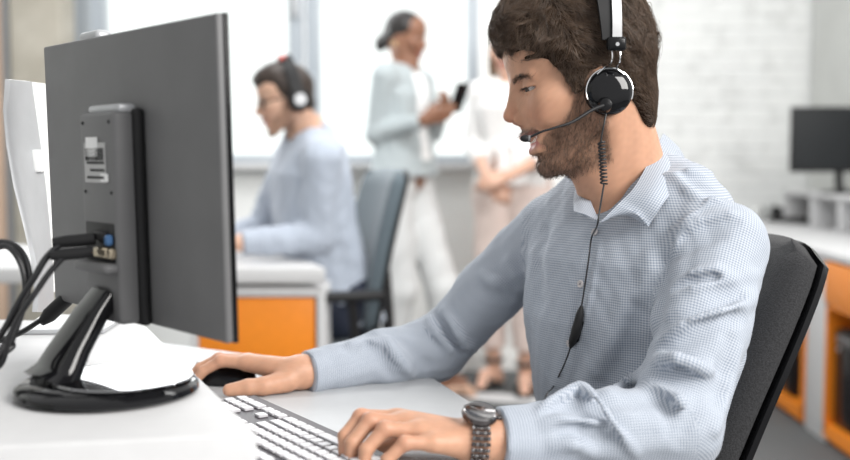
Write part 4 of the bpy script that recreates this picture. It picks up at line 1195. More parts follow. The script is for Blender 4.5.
for S_, a_, b_, r_1, r_2 in ((armL, cuL, ceL, 0.0385, 0.0375), (armR, cuR, ceR, 0.0345, 0.0335)):
    q = SDF(); ax = unit(b_ - a_)
    q.rc(a_ - ax * 0.012, b_ + ax * 0.03, r_1, r_2, 0)
    q.half(b_, ax, 0.003, 0.2); q.half(a_ - ax * 0.004, -ax, 0.003, 0.2)
    q.rc(b_ - ax * 0.002 + ax * (r_2 - 0.0065), b_ + ax * 0.06, r_2 - 0.0065, r_2 - 0.0065, 0.001, 's')
    S_.sub(q, 0.004)
shirt = SDF()
shirt.sub(torso, 0.01); shirt.sub(armR, 0.016); shirt.sub(armL, 0.016)
base_shirt = SDF(); base_shirt.sub(torso, 0.01); base_shirt.sub(armR, 0.016); base_shirt.sub(armL, 0.016)
neck_cut = [HF.wor((-22, 0, -18)), NKB + V(0, 0, 0.02)]
FK = 2.0
def fold(pix, r, h, k, op='u'):
    """a crease: pix way points on the cloth; r its radius, h how far its crest stands proud (or is cut in)"""
    P, ok = base_shirt.hit(pix)
    P = P[ok]
    if len(P) < 2: return
    N = base_shirt.grad(P); vw = CAM - P; vw /= np.linalg.norm(vw, axis=1)[:, None]
    ok = (np.einsum('ij,ij->i', N, vw) > 0.22) & (np.linalg.norm(P - np.median(P, 0), axis=1) < 0.16)
    P, N = P[ok], N[ok]
    if len(P) < 2: return
    n = len(P); pr = [math.sin(math.pi * (i + 0.35) / (n - 0.3)) ** 1.2 for i in range(n)]
    rs = [r * (0.35 + 0.65 * q) for q in pr]; hs = [h * (FK if op == 'u' else 0.95) * q - 0.0022 * (1 - q) for q in pr]
    pts = [P[i] + N[i] * ((hs[i] - rs[i]) if op == 'u' else (rs[i] - hs[i])) for i in range(n)]
    if n > 2:
        m = smooth_path(pts, 3); rs = np.interp(np.linspace(0, n - 1, len(m)), range(n), rs); pts = m
    shirt.chain(pts, list(rs), k, op, soft=0.002)
# near sleeve
fold([(669, 290), (692, 276), (715, 272), (727, 278)], 0.008, 0.0055, 0.012)
fold([(672, 297), (692, 288), (718, 282), (757, 274)], 0.007, 0.0045, 0.012)
fold([(674, 289), (696, 282), (716, 278)], 0.006, 0.003, 0.010, 's')
fold([(660, 340), (684, 326), (708, 316), (734, 307), (754, 297)], 0.009, 0.0075, 0.014)
fold([(657, 330), (684, 315), (712, 303), (738, 296)], 0.008, 0.004, 0.014, 's')
fold([(664, 352), (690, 338), (716, 326), (740, 317)], 0.008, 0.003, 0.014, 's')
fold([(630, 382), (646, 364), (669, 363), (695, 368), (721, 378), (736, 373), (746, 352)], 0.010, 0.011, 0.012)
fold([(640, 382), (662, 378), (686, 384), (704, 392), (722, 392)], 0.010, 0.007, 0.014, 's')
fold([(657, 388), (676, 403), (686, 418), (682, 436)], 0.008, 0.008, 0.010)
fold([(646, 392), (660, 402), (670, 416), (668, 432)], 0.008, 0.006, 0.012, 's')
fold([(700, 396), (690, 414), (680, 440)], 0.008, 0.004, 0.014, 's')
fold([(539, 413), (552, 404), (567, 396), (581, 396), (594, 405), (607, 420), (620, 435), (635, 454)], 0.008, 0.010, 0.009)
fold([(548, 415), (566, 408), (584, 410), (598, 420), (610, 438)], 0.008, 0.005, 0.012, 's')
fold([(543, 424), (561, 421), (587, 423), (607, 422)], 0.006, 0.0055, 0.009)
fold([(560, 432), (580, 434), (600, 440)], 0.008, 0.004, 0.014, 's')
fold([(608, 392), (628, 382), (648, 376)], 0.009, 0.004, 0.014)
fold([(600, 408), (625, 402), (650, 400)], 0.008, 0.003, 0.014, 's')
fold([(556, 446), (572, 444), (590, 452)], 0.007, 0.005, 0.012)
fold([(668, 262), (690, 246), (720, 236)], 0.008, 0.003, 0.015, 's')
fold([(676, 232), (700, 222), (728, 214)], 0.007, 0.003, 0.014)
fold([(682, 240), (706, 228), (736, 222)], 0.006, 0.0025, 0.012, 's')
# armhole seam, shoulder yoke
fold([(704, 206), (716, 201), (730, 199), (744, 203), (754, 214), (761, 228)], 0.0045, 0.0030, 0.004)
fold([(704, 206), (692, 216), (681, 232), (674, 250)], 0.0045, 0.0022, 0.005)
fold([(676, 178), (690, 192), (700, 200)], 0.006, 0.0030, 0.010)
fold([(682, 172), (696, 184), (712, 190)], 0.006, 0.0025, 0.010, 's')
fold([(690, 170), (706, 178), (722, 178)], 0.006, 0.003, 0.010)
# chest
fold([(664, 262), (661, 290), (654, 322), (640, 352)], 0.011, 0.007, 0.020, 's')
fold([(652, 262), (648, 292), (636, 330)], 0.010, 0.003, 0.025)
fold([(545, 232), (538, 262), (540, 300)], 0.010, 0.003, 0.022, 's')
fold([(625, 300), (610, 345), (585, 385)], 0.012, 0.003, 0.025)
fold([(640, 310), (628, 350), (606, 384)], 0.010, 0.003, 0.022, 's')
fold([(600, 240), (595, 270), (586, 312), (577, 352), (566, 390)], 0.006, 0.0022, 0.006)
fold([(590, 226), (585, 262), (578, 300), (570, 345), (558, 388)], 0.004, 0.0018, 0.004, 's')
fold([(728, 340), (722, 372), (716, 400)], 0.009, 0.004, 0.016, 's')
fold([(738, 352), (728, 392), (716, 430)], 0.008, 0.003, 0.014)
# far sleeve
fold([(352, 346), (365, 334), (375, 331), (388, 341)], 0.010, 0.009, 0.012)
fold([(376, 333), (390, 349), (403, 365), (413, 376)], 0.008, 0.007, 0.010)
fold([(366, 346), (380, 360), (392, 376)], 0.008, 0.003, 0.012, 's')
fold([(434, 312), (444, 326), (453, 340), (462, 352)], 0.007, 0.007, 0.010, 's')
fold([(443, 310), (455, 326), (466, 342), (474, 350)], 0.008, 0.007, 0.010)
fold([(428, 318), (438, 334), (450, 350)], 0.008, 0.006, 0.010)
fold([(484, 276), (494, 282), (506, 284)], 0.008, 0.005, 0.012)
fold([(478, 288), (492, 294), (508, 298)], 0.008, 0.004, 0.012, 's')
fold([(508, 262), (516, 274), (524, 284)], 0.008, 0.004, 0.012)
fold([(400, 340), (414, 352), (426, 366)], 0.008, 0.004, 0.014, 's')
shirt.rc(neck_cut[0], neck_cut[1], 0.058, 0.062, 0.004, 's')
class Wrk(SDF):
    def ev(s, P, margin=0.03):
        return shirt.ev(P, margin) + 0.0018 * wob(P, 11, 41) + 0.0008 * wob(P, 30, 42)
sv, sf = march(Wrk(), np.minimum(RWR, LWR) - V(0.03, 0.06, 0.0) - V(0, 0, 0.36), V(0.56, 1.84, 1.12), 0.0034)
sf_keep = np.ones(len(sf), bool)
def bone_uv(P, pts):
    """around and along a chain of bones"""
    best = np.full(len(P), 9.0); U = np.zeros(len(P)); W = np.zeros(len(P)); acc = 0.0
    for a_, b_ in zip(pts[:-1], pts[1:]):
        L = np.linalg.norm(b_ - a_); t_ = (b_ - a_) / L; w = P - a_; s = np.clip(w @ t_, 0, L)
        d = np.linalg.norm(w - s[:, None] * t_, axis=1)
        e1 = unit(np.cross(t_, V(0.1, 0.3, 1))); e2 = np.cross(t_, e1)
        an = np.arctan2(w @ e2, w @ e1); m = d < best
        best = np.where(m, d, best); U = np.where(m, an * 0.055, U); W = np.where(m, acc + w @ t_, W); acc += L
    return U, W
dT, dL, dR = torso.ev(sv), armL.ev(sv), armR.ev(sv)
uT = np.arctan2((sv - C) @ Sd, (sv - C) @ Fd + 0.02) * 0.15; vT = sv[:, 2]
uL, vL = bone_uv(sv, [LSH, LEL, LWR]); uR, vR = bone_uv(sv, [RSH, REL, RWR])
isL = (dL < dT) & (dL < dR); isR = (dR < dT) & ~isL
Uu = np.where(isL, uL, np.where(isR, uR, uT)); Vv = np.where(isL, vL, np.where(isR, vR, vT))
SHIRTM = cloth_mat('fine_checked_shirt_cloth', (0.24, 0.28, 0.345), (0.50, 0.53, 0.58), 0.0034)
shirt_o = npobj('shirt', sv, sf, SHIRTM, man, cloth=np.stack([Uu, Vv, 0 * Uu], 1))

def ribbon(name, rows, th, m, parent, per=1.0):
    """cloth slab through rows of points, smoothed, with the weave attribute"""
    rows = [smooth_path(r, 6) for r in rows]; G = np.array(rows)
    G2 = np.array([smooth_path(list(G[:, j]), 4) for j in range(G.shape[1])])
    du = np.gradient(G2, axis=0); dv_ = np.gradient(G2, axis=1); N = np.cross(du, dv_); N /= np.maximum(np.linalg.norm(N, axis=2, keepdims=True), 1e-9)
    if np.einsum('ijk,k->ij', N, CAM - G2.mean((0, 1))).mean() < 0: N = -N
    mb = MB().sheet(G2 - N * th / 2, N, th)
    o = obj(name, mb, m, parent, world=True, angle=60)
    lu = np.cumsum(np.linalg.norm(np.diff(G2, axis=0, prepend=G2[:1]), axis=2), 0); lv = np.cumsum(np.linalg.norm(np.diff(G2, axis=1, prepend=G2[:, :1]), axis=2), 1)
    w = np.stack([lu, lv, 0 * lu], 2).reshape(-1, 3); w = np.concatenate([w, w])
    a_ = o.data.attributes.new('weave', 'FLOAT_VECTOR', 'POINT'); a_.data.foreach_set('vector', w.astype(np.float32).ravel())
    return o
# collar: fall line along the neck, then the outer edge lying on the shirt
fallL = [at(663, 134, 1.60), at(655, 150, 1.50), at(636, 186, 1.425), at(622, 201, 1.412), at(619, 204, 1.410), at(616, 207, 1.408), at(600, 222, 1.405)]
edgeL = [at(688, 168, 1.60), at(680, 180, 1.48), at(667, 204, 1.40), at(652.5, 226, 1.366), at(651, 227.5, 1.365), at(649, 226.5, 1.366), at(626, 213, 1.378)]
_hp, _ = base_shirt.hit([(667, 204), (652.5, 226), (651, 227.5), (649, 226.5), (626, 213)]); _hn = base_shirt.grad(_hp)
edgeL = edgeL[:2] + [p + n_ * 0.0075 for p, n_ in zip(_hp, _hn)]
midL = [a_ * 0.5 + b_ * 0.5 + (unit(V(0.45, -0.8, 0.35)) * 0.008) for a_, b_ in zip(fallL, edgeL)]
ribbon('collar', [fallL, midL, edgeL], 0.003, SHIRTM, shirt_o)
fallR = [at(640, 136, 1.63), at(604, 168, 1.60), at(586, 182, 1.54), at(590, 200, 1.48), at(599, 222, 1.425)]
edgeR = [at(625, 140, 1.66), at(592, 172, 1.64), at(578, 186, 1.56), at(574, 200, 1.50), at(574, 212, 1.455)]
midR = [a_ * 0.5 + b_ * 0.5 + unit(V(-0.5, -0.5, 0.5)) * 0.004 for a_, b_ in zip(fallR, edgeR)]
ribbon('collar', [fallR, midR, edgeR], 0.003, SHIRTM, shirt_o)
# buttons
Mbtn = mat('pearl_button', (0.55, 0.52, 0.52), 0.25, var=0.1)
bp, ok = base_shirt.hit([(596, 233), (582, 284), (571, 343), (559, 395)]); bn = base_shirt.grad(bp)
for p, n_ in zip(bp, bn):
    MB_ = Vector(n_).to_track_quat('Z', 'Y').to_matrix().to_4x4(); MB_.translation = Vector(p + n_ * 0.0024)
    o = obj('button', MB().lathe([(0.0001, 0), (0.0052, 0), (0.0056, 0.0008), (0.0054, 0.0020), (0.0040, 0.0022), (0.0034, 0.0014), (0.0001, 0.0014)], 24, MB_), Mbtn, shirt_o, world=True)
    obj('thread', MB().box((0, 0, 0.0018), (0.0022, 0.0007, 0.0007), 0, 1, MB_).box((0, 0.0, 0.0018), (0.0007, 0.0022, 0.0007), 0, 1, MB_), mat('dark_thread', (0.1, 0.06, 0.08), 0.8), o, world=True)
# trousers and shoes, mostly out of the picture
tro = SDF(); tro.rc(TP(-0.07, 0.07, 0.56), TP(-0.07, -0.07, 0.56), 0.108, 0.108, 0.03)
for hip, kne, ank in legs: tro.rc(hip, kne, 0.086, 0.066, 0.03); tro.rc(kne, ank, 0.066, 0.052, 0.02)
tv, tf = march(tro, TP(0.1, 0, 0.1) - V(0.42, 0.45, 0.06), V(0.62, 1.95, 0.70), 0.010)
npobj('trousers', tv, tf, mat('navy_trouser_cloth', (0.03, 0.035, 0.05), 0.9), man)
for hip, kne, ank in legs:
    sh_ = SDF(); b0 = ank + V(0, 0, -0.055); sh_.chain([b0 - Fd * 0.05, b0 + Fd * 0.08, b0 + Fd * 0.17], [0.042, 0.038, 0.034], 0.01); sh_.rc(ank + V(0, 0, 0.02), b0, 0.042, 0.044, 0.02)
    sh_.half(V(b0[0], b0[1], 0.004), V(0, 0, -1), 0.004, 0.4)
    q_, r2_ = march(sh_, b0 - V(0.26, 0.24, 0.06), b0 + V(0.14, 0.14, 0.14), 0.006)
    npobj('shoe', q_, r2_, M_BLACKM, man)

# ------------------------------------------------------------------ his headset
HS = thing('headset', 'black call-centre headset with microphone boom worn by the bearded man at the front', 'headset', tuple(HF.wor((0, 0, 0))))
CP = at(610, 91, 1.392)                          # middle of the near ear cup's face
out = unit(unit(CAM - CP) * 0.85 + V(0.05, -0.2, 0.05)); out = unit(V(0.02, -1, 0.06))
MC = Vector(out).to_track_quat('Z', 'Y').to_matrix().to_4x4(); MC.translation = Vector(CP)
cup = obj('ear_cup', MB().lathe([(0.0001, -0.026), (0.028, -0.026), (0.0315, -0.020), (0.0322, -0.010), (0.0300, -0.002), (0.024, 0.0028), (0.012, 0.0045), (0.0001, 0.0048)], 48, MC), M_GLOSS, HS, world=True)
obj('ear_cushion', MB().lathe([(0.0001, -0.050), (0.026, -0.050), (0.0325, -0.044), (0.0335, -0.034), (0.031, -0.026), (0.0001, -0.025)], 48, MC), M_BLACKM, cup, world=True)
obj('chrome_ring', MB().tube([tuple(MC @ Vector((0.0312 * math.cos(t), 0.0312 * math.sin(t), -0.003))) for t in np.linspace(math.radians(-20), math.radians(200), 40)], 0.0011, 8), M_CHROME, cup, world=True)
UPV = V(0, 0, 1.0); LAT = unit(HF.R[1] * V(1, 1, 0)); FWD = np.cross(LAT, UPV)
P1 = at(616, 44, 1.372)                                   # slider block on the near side
BW, BC = 0.104, P1 - LAT * 0.104
for s in (-1, 1):
    obj('slider_rod', MB().tube(smooth_path([CP + UPV * 0.022 + FWD * s * 0.018 - V(0, 0.001, 0), CP + UPV * 0.031 + FWD * s * 0.008 - V(0, 0.002, 0), P1 - UPV * 0.022 + FWD * s * 0.0055, P1 - UPV * 0.004 + FWD * s * 0.0055], 5), 0.0012, 8), M_CHROME, HS, world=True)
MBk = Matrix.Identity(4)
for k in range(3): MBk[k][0] = FWD[k]; MBk[k][1] = LAT[k]; MBk[k][2] = UPV[k]; MBk[k][3] = P1[k]
blk_o = obj('slider_block', MB().box((0, 0.001, 0), (0.025, 0.013, 0.018), 0.004, 3, MBk), M_BLACKP, HS, world=True)
obj('slider_screw', MB().cyl(tuple(P1 + LAT * 0.0065 - UPV * 0.001), tuple(P1 + LAT * 0.0088 - UPV * 0.001), 0.0026, 16), M_CHROME, blk_o, world=True)
farc = BC - LAT * 0.100 - UPV * 0.060
cF = obj('far_ear_cup', MB().lathe([(0.0001, -0.03), (0.030, -0.028), (0.032, -0.01), (0.027, 0.0), (0.0001, 0.004)], 32, Matrix.Translation(Vector(farc)) @ Vector(-LAT).to_track_quat('Z', 'Y').to_matrix().to_4x4()), M_BLACKP, HS, world=True)
obj('slider_rod', MB().tube([farc + UPV * 0.02, farc + UPV * 0.06], 0.003, 8), M_CHROME, HS, world=True)
TOPZ = HF.O[2] + 0.176 - P1[2]
def band(name, wid, th, o0, sh, m, lean):
    P = np.array([BC + LAT * (BW + o0) * np.sign(math.cos(t)) * abs(math.cos(t)) ** 0.8 + UPV * ((TOPZ + o0) * math.sin(t) ** 0.9) + FWD * (sh + lean * math.sin(t)) for t in np.linspace(0.03, math.pi - 0.03, 41)])
    T = np.gradient(P, axis=0); T /= np.linalg.norm(T, axis=1)[:, None]
    N = np.cross(T, FWD); N /= np.linalg.norm(N, axis=1)[:, None]
    if N[20] @ UPV < 0: N = -N
    Gd = np.stack([P + FWD * (wid * (j / 4 - 0.5)) * (1 if lean == 0 else 1) for j in range(5)], 1)
    return obj(name, MB().sheet(Gd, np.repeat(N[:, None], 5, 1), th), m, HS, world=True, angle=50)
band('headband', 0.0125, 0.0026, 0.0, -0.001, M_STEEL, 0.0)
band('headband_pad', 0.022, 0.006, -0.007, 0.006, M_BLACKM, 0.016)
# boom microphone
MPt = at(527, 138.5, 1.345); bh = CP + MC.to_3x3() @ Vector((0.0, 0, 0)) if False else at(605, 105, 1.384)
pv = obj('boom_pivot', MB().lathe([(0.0001, -0.006), (0.010, -0.006), (0.0105, 0.001), (0.008, 0.0075), (0.0001, 0.009)], 28, Matrix.Translation(Vector(bh)) @ Vector(out).to_track_quat('Z', 'Y').to_matrix().to_4x4()), M_BLACKP, HS, world=True)
bpts = smooth_path([bh + out * 0.004, at(592, 110, 1.368), at(572, 122, 1.352), at(554, 128, 1.345), at(541, 132, 1.343), MPt], 8)
obj('boom', MB().tube(bpts, np.interp(np.linspace(0, 1, len(bpts)), [0, 0.2, 0.7, 1], [0.0030, 0.0023, 0.0014, 0.0016]), 10), M_BLACKM, pv, world=True)
MM_ = Matrix.Translation(Vector(MPt + V(-0.002, 0, 0))) @ Vector(V(-1, 0, 0.05)).to_track_quat('Z', 'Y').to_matrix().to_4x4()
mic = obj('microphone', MB().ball((0, 0, 0), (0.0047, 0.0047, 0.0070), 12, MM_), M_BLACKM, HS, world=True)
obj('mic_ring', MB().lathe([(0.003, -0.006), (0.0045, -0.006), (0.0047, -0.0035), (0.003, -0.0035)], 18, MM_), M_GREYP, mic, world=True)
# cable: straight, coiled, straight, remote, straight
def on_shirt(pix, lift):
    P, ok = base_shirt.hit(pix); return P + base_shirt.grad(P) * lift
c_a = [at(606, 114, 1.388), at(604, 124, 1.385), at(602, 134, 1.385), at(601, 142, 1.385)]
obj('cable', MB().tube(smooth_path(c_a, 8), 0.0012, 8), M_CABLE, HS, world=True)
h0, h1 = at(601.5, 142, 1.385), at(604, 184, 1.375); ax = unit(h1 - h0); e1 = unit(np.cross(ax, V(0, 1, 0))); e2 = np.cross(ax, e1); L_ = np.linalg.norm(h1 - h0)
obj('coiled_cable', MB().tube([h0 + ax * L_ * t + 0.0042 * (math.cos(2 * math.pi * 12 * t) * e1 + math.sin(2 * math.pi * 12 * t) * e2) for t in np.linspace(0, 1, 240)], 0.00125, 6), M_CABLE, HS, world=True)
low = on_shirt([(596, 240), (593, 262), (589, 290)], 0.010); rem = on_shirt([(586, 306), (581, 328), (575, 346)], 0.009)
c_b = [h1, at(600, 208, 1.372), at(597, 226, 1.372)] + list(low) + [rem[0]]
obj('cable', MB().tube(smooth_path(c_b, 8), 0.0012, 8), M_CABLE, HS, world=True)
rp_ = smooth_path([rem[0], rem[1], rem[2]], 6)
ro = obj('inline_remote', MB().tube(rp_, np.interp(np.linspace(0, 1, len(rp_)), [0, 0.15, 0.5, 0.85, 1], [0.0022, 0.0055, 0.0072, 0.0058, 0.0022]), 14), M_BLACKM, HS, world=True)
bt = rem[1] * 0.75 + rem[2] * 0.25 + V(0.006, -0.003, 0.004); bd = unit(rem[2] - rem[0])
obj('remote_button', MB().tube([bt - bd * 0.017, bt - bd * 0.014, bt + bd * 0.014, bt + bd * 0.017], [0.001, 0.0026, 0.0026, 0.001], 10), M_BLACKP, ro, world=True)
c_c = [rem[2]] + list(on_shirt([(572, 356), (567, 368), (558, 386), (547, 402)], 0.010)) + [at(541, 410, 1.36)]
obj('cable', MB().tube(smooth_path(c_c, 8), 0.0012, 8), M_CABLE, HS, world=True)

# ------------------------------------------------------------------ wristwatch
wd = unit(unit(LWR - LEL) * 0.6 + unit(Lf[1][0] - LWR) * 0.4)
cc = at(476, 437, 1.187)
wn = unit(V(-0.05, -0.30, 0.95)); wn = unit(wn - wd * (wn @ wd)); ws = np.cross(wd, wn)
def skin_r(v):
    t = 0.012
    for _ in range(60): t -= max(-0.004, min(0.004, lh.ev((cc + v * t)[None], 0.06)[0])) * 0.6
    return t
face = cc + wn * (skin_r(wn) + 0.0065)
MW = Matrix.Identity(4)
for k in range(3): MW[k][0] = wd[k]; MW[k][1] = ws[k]; MW[k][2] = wn[k]; MW[k][3] = face[k]
WT = thing('wristwatch', 'black steel wristwatch on the bearded man\'s near wrist', 'watch', tuple(face))
wcase = obj('watch_case', MB().lathe([(0.0001, -0.007), (0.017, -0.007), (0.0205, -0.0045), (0.0212, -0.001), (0.0205, 0.002), (0.0001, 0.0022)], 48, MW), mat('black_steel', (0.10, 0.09, 0.09), 0.22, 0.9), WT, world=True)
obj('bezel', MB().lathe([(0.0172, 0.0018), (0.0206, 0.0015), (0.0200, 0.0040), (0.0180, 0.0046), (0.0172, 0.0040)], 48, MW), mat('polished_dark_steel', (0.28, 0.27, 0.27), 0.15, 1.0), wcase, world=True)
dial = obj('dial', MB().lathe([(0.0001, 0.0022), (0.0174, 0.0022), (0.0174, 0.0032), (0.0001, 0.0034)], 48, MW), mat('grey_sunray_dial', (0.13, 0.13, 0.12), 0.25, 0.3), wcase, world=True)
hmk = MB()
for k in range(12):
    an = 2 * math.pi * k / 12; hmk.box((0, 0, 0), (0.003, 0.0008, 0.0005), 0, 1, MW @ Matrix.Rotation(an, 4, 'Z') @ Matrix.Translation((0.0145, 0, 0.0036)))
obj('hour_marks', hmk, M_CHROME, dial, world=True)
for an, ln_ in ((2.2, 0.009), (0.6, 0.013)):
    obj('hand', MB().box((ln_ / 2, 0, 0.0041), (ln_, 0.0011, 0.0005), 0, 1, MW @ Matrix.Rotation(an, 4, 'Z')), M_CHROME, dial, world=True)
obj('crown', MB().cyl(tuple(MW @ Vector((-0.021, -0.002, -0.003))), tuple(MW @ Vector((-0.0255, -0.002, -0.003))), 0.0032, 16), mat('black_steel', (0.1, 0.09, 0.09)), wcase, world=True)
lk = [MB(), MB()]
nL = 26
Rw = np.linalg.norm(face - cc) - 0.006
for i in range(nL):
    an = math.radians(38) + (2 * math.pi - math.radians(76)) * i / (nL - 1)
    rad = wn * math.cos(an) + ws * math.sin(an); tg = -wn * math.sin(an) + ws * math.cos(an)
    p = cc + rad * (skin_r(rad) + 0.0022)
    ML = Matrix.Identity(4)
    for k in range(3): ML[k][0] = wd[k]; ML[k][1] = tg[k]; ML[k][2] = rad[k]; ML[k][3] = p[k]
    st_ = 2 * math.pi * Rw / nL * 0.86
    for j in range(5):
        lk[(j + i) % 2].box(((j - 2) * 0.0044, 0, 0.0003 * (j % 2)), (0.0041, st_ * 0.92, 0.003), 0.0007, 1, ML)
obj('bracelet', lk[0], mat('black_steel', (0.1, 0.09, 0.09)), WT, world=True)
obj('bracelet', lk[1], mat('dark_polished_links', (0.22, 0.21, 0.21), 0.25, 0.9), WT, world=True)

# ------------------------------------------------------------------ his chair
KA = math.radians(206)
chair = office_chair('dark charcoal fabric office chair behind the bearded man at the front', (0.236, 1.535, 0), KA, 0.225, 0.50, 0.975, -0.055, -0.318, M_FABRIC, M_BLACKP, 0.035, 0.04, arms=False)
# ------------------------------------------------------------------ the three people further back
def figure(label, fr, NB, sh, el, wr, hip, knee, ank, toe, hands, skin, torso_c, top_m, bot_m, fem, arm_r, leg_r, hairs, hair_col, origin, shoe_m, beard=None, trunk=None, cuff=0.0, open_foot=False, sleeve_to=1.0, lip=(0.42, 0.14, 0.12)):
    """sh, el, wr ...: [left, right] joints; torso_c: (point, half width, half depth) down the trunk with facing F"""
    F_, pts = torso_c
    S_ = np.cross(V(0, 0, 1), F_)
    hs = SDF(); sdf_head(hs, fr, fem=fem, smile=0.35)
    nr = 0.052 if fem else 0.058
    hs.rc(fr.wor((-22, 0, -20)), NB, nr * 0.95, nr, 0.02)
    m1 = march(hs, fr.O - V(0.17, 0.17, 0.21), fr.O + V(0.17, 0.17, 0.18), 0.0035)
    parts = [m1]
    for i in range(2):
        q = SDF(); sdf_hand(q, wr[i], hands[i][0], hands[i][1], 0.92 if fem else 1.0)
        q.rc(wr[i], el[i], 0.024 if fem else 0.027, 0.034, 0.012)
        allp = np.array([p for f in hands[i][0] for p in f] + [wr[i], el[i]])
        parts.append(march(q, allp.min(0) - 0.05, allp.max(0) + 0.05, 0.0035))
    b = SDF()
    for i in range(2):
        b.rc(NB - V(0, 0, 0.02), sh[i], 0.045, 0.042, 0.03); b.rc(sh[i], el[i], 0.040, 0.034, 0.02)
        b.rc(hip[i], knee[i], 0.068, 0.048, 0.03); b.rc(knee[i], ank[i], 0.046, 0.034, 0.02)
        d = unit((toe[i] - ank[i]) * V(1, 1, 0)); hl = ank[i] - d * 0.035; hl[2] = min(ank[i][2], toe[i][2] + 0.05) - 0.035
        b.rc(ank[i], hl, 0.034, 0.030, 0.02); b.chain([hl, ank[i] * 0.45 + toe[i] * 0.55, toe[i] - d * 0.03, toe[i]], [0.030, 0.032, 0.026, 0.014], 0.02)
    for (p, hw_, hd_), (p2, w2, d2) in zip(pts[:-1], pts[1:]):
        b.rc(p, p2, min(hw_, hd_) * 0.8, min(w2, d2) * 0.8, 0.03)
    allp = np.array(list(sh) + list(el) + list(hip) + list(knee) + list(ank) + list(toe) + [NB])
    parts.append(march(b, allp.min(0) - 0.11, allp.max(0) + 0.09, 0.009))
    off = np.cumsum([0] + [len(p[0]) for p in parts]); Vt = np.concatenate([p[0] for p in parts]); Ft = np.concatenate([p[1] + o for p, o in zip(parts, off)])
    tint = skin_tint(Vt, fr, skin, lip=lip, beard=beard)
    o = npobj('person', Vt, Ft, SKIN, origin=origin, tint=np.clip(tint, 0, 1)); tag(o, label, 'person')
    eyes(o, fr)
    # top
    t = SDF()
    zs = np.array([p[2] for p, _, _ in pts])[::-1]; PX = np.array([p for p, _, _ in pts])[::-1]; HW = np.array([w for _, w, _ in pts])[::-1]; HDp = np.array([d for _, _, d in pts])[::-1]
    def tf_(P):
        z = P[:, 2]; cx, cy = np.interp(z, zs, PX[:, 0]), np.interp(z, zs, PX[:, 1]); hw_, hd_ = np.interp(z, zs, HW), np.interp(z, zs, HDp)
        q = np.stack([P[:, 0] - cx, P[:, 1] - cy], 1); f = q @ F_[:2]; s = q @ S_[:2]
        r = (np.abs(s / hw_) ** 2.4 + np.abs(f / hd_) ** 2.4) ** (1 / 2.4)
        return np.maximum((r - 1) * np.minimum(hw_, hd_) * 0.9, np.maximum(z - zs[-1], zs[0] - z))
    t.add(tf_, (PX[0] + PX[-1]) / 2, np.linalg.norm(PX[-1] - PX[0]) / 2 + 0.2, 0.01)
    for i in range(2):
        t.rc(NB + (sh[i] - NB) * 0.25 - V(0, 0, 0.005), sh[i], arm_r[0] * 0.75, arm_r[0] * 0.9, 0.05)
        we = el[i] + (wr[i] - el[i]) * (0.93 * sleeve_to)
        t.rc(sh[i], el[i], arm_r[0], arm_r[1], 0.02)
        if sleeve_to > 0.1:
            t.rc(el[i], we, arm_r[1], arm_r[2], 0.02); t.half(we, unit(wr[i] - el[i]), 0.003, 0.06)
    t.rc(fr.wor((-20, 0, -60)), NB + V(0, 0, 0.01), nr + 0.003, nr + 0.006, 0.004, 's')
    class W2(SDF):
        def ev(s, P, margin=0.03): return t.ev(P, margin) + 0.003 * wob(P, 9, 51) + 0.0015 * wob(P, 20, 52)
    allp = np.array(list(sh) + list(el) + list(wr) + [p for p, _, _ in pts])
    tv_, tf2 = march(W2(), allp.min(0) - 0.22, allp.max(0) + 0.22, 0.006)
    npobj('top', tv_, tf2, top_m, o, cloth=np.stack([np.arctan2(tv_[:, 1] - NB[1], tv_[:, 0] - NB[0]) * 0.15, tv_[:, 2], 0 * tv_[:, 2]], 1))
    # trousers
    w_ = SDF(); w_.rc(hip[0] + V(0, 0, 0.06), hip[1] + V(0, 0, 0.06), leg_r[0] * 1.05, leg_r[0] * 1.05, 0.03)
    for i in range(2):
        e_ = ank[i] + (knee[i] - ank[i]) * cuff
        w_.rc(hip[i], knee[i], leg_r[0], leg_r[1], 0.03); w_.rc(knee[i], e_, leg_r[1], leg_r[2], 0.02); w_.half(e_, unit(ank[i] - knee[i]), 0.003, 0.09)
    class W3(SDF):
        def ev(s, P, margin=0.03): return w_.ev(P, margin) + 0.003 * wob(P, 8, 53)
    allp = np.array(list(hip) + list(knee) + list(ank))
    tv_, tf2 = march(W3(), allp.min(0) - 0.16, allp.max(0) + 0.22, 0.008)
    npobj('trousers', tv_, tf2, bot_m, o)
    for i in range(2):
        d = unit((toe[i] - ank[i]) * V(1, 1, 0)); sd = np.cross(V(0, 0, 1), d); sh_ = SDF()
        hl = ank[i] - d * 0.04; hl[2] = min(ank[i][2], toe[i][2] + 0.05) - 0.045; tp = toe[i] + d * 0.008 - V(0, 0, 0.012)
        if open_foot:      # strap sandal: sole and straps
            mbs = MB(); sole = [hl - V(0, 0, 0.024), ank[i] * 0.45 + toe[i] * 0.55 - V(0, 0, 0.034), toe[i] - V(0, 0, 0.014), toe[i] + d * 0.02 - V(0, 0, 0.010)]
            sole = smooth_path(sole, 6); Gs = np.array([[p + sd * w2 for w2 in (-0.036, -0.02, 0, 0.02, 0.036)] for p in sole]); mbs.sheet(Gs, np.broadcast_to(V(0, 0, 1), Gs.shape), 0.010)
            mbs.cyl(tuple(hl - V(0, 0, 0.02)), (hl[0], hl[1], 0.002), 0.018, 12, 0.012)
            def loop(c, ax, r1, r2):
                a1 = unit(np.cross(ax, sd)); return [c + sd * r1 * math.cos(q) + a1 * r2 * math.sin(q) for q in np.linspace(0, 2 * math.pi, 22)]
            mbs.tube(loop(ank[i] + V(0, 0, 0.005), V(0, 0, 1), 0.040, 0.042), 0.011, 8)
            mbs.tube(loop(toe[i] - d * 0.045 + V(0, 0, 0.004), d, 0.040, 0.033), 0.010, 8)
            obj('sandal', mbs, shoe_m, o, world=True)
        else:
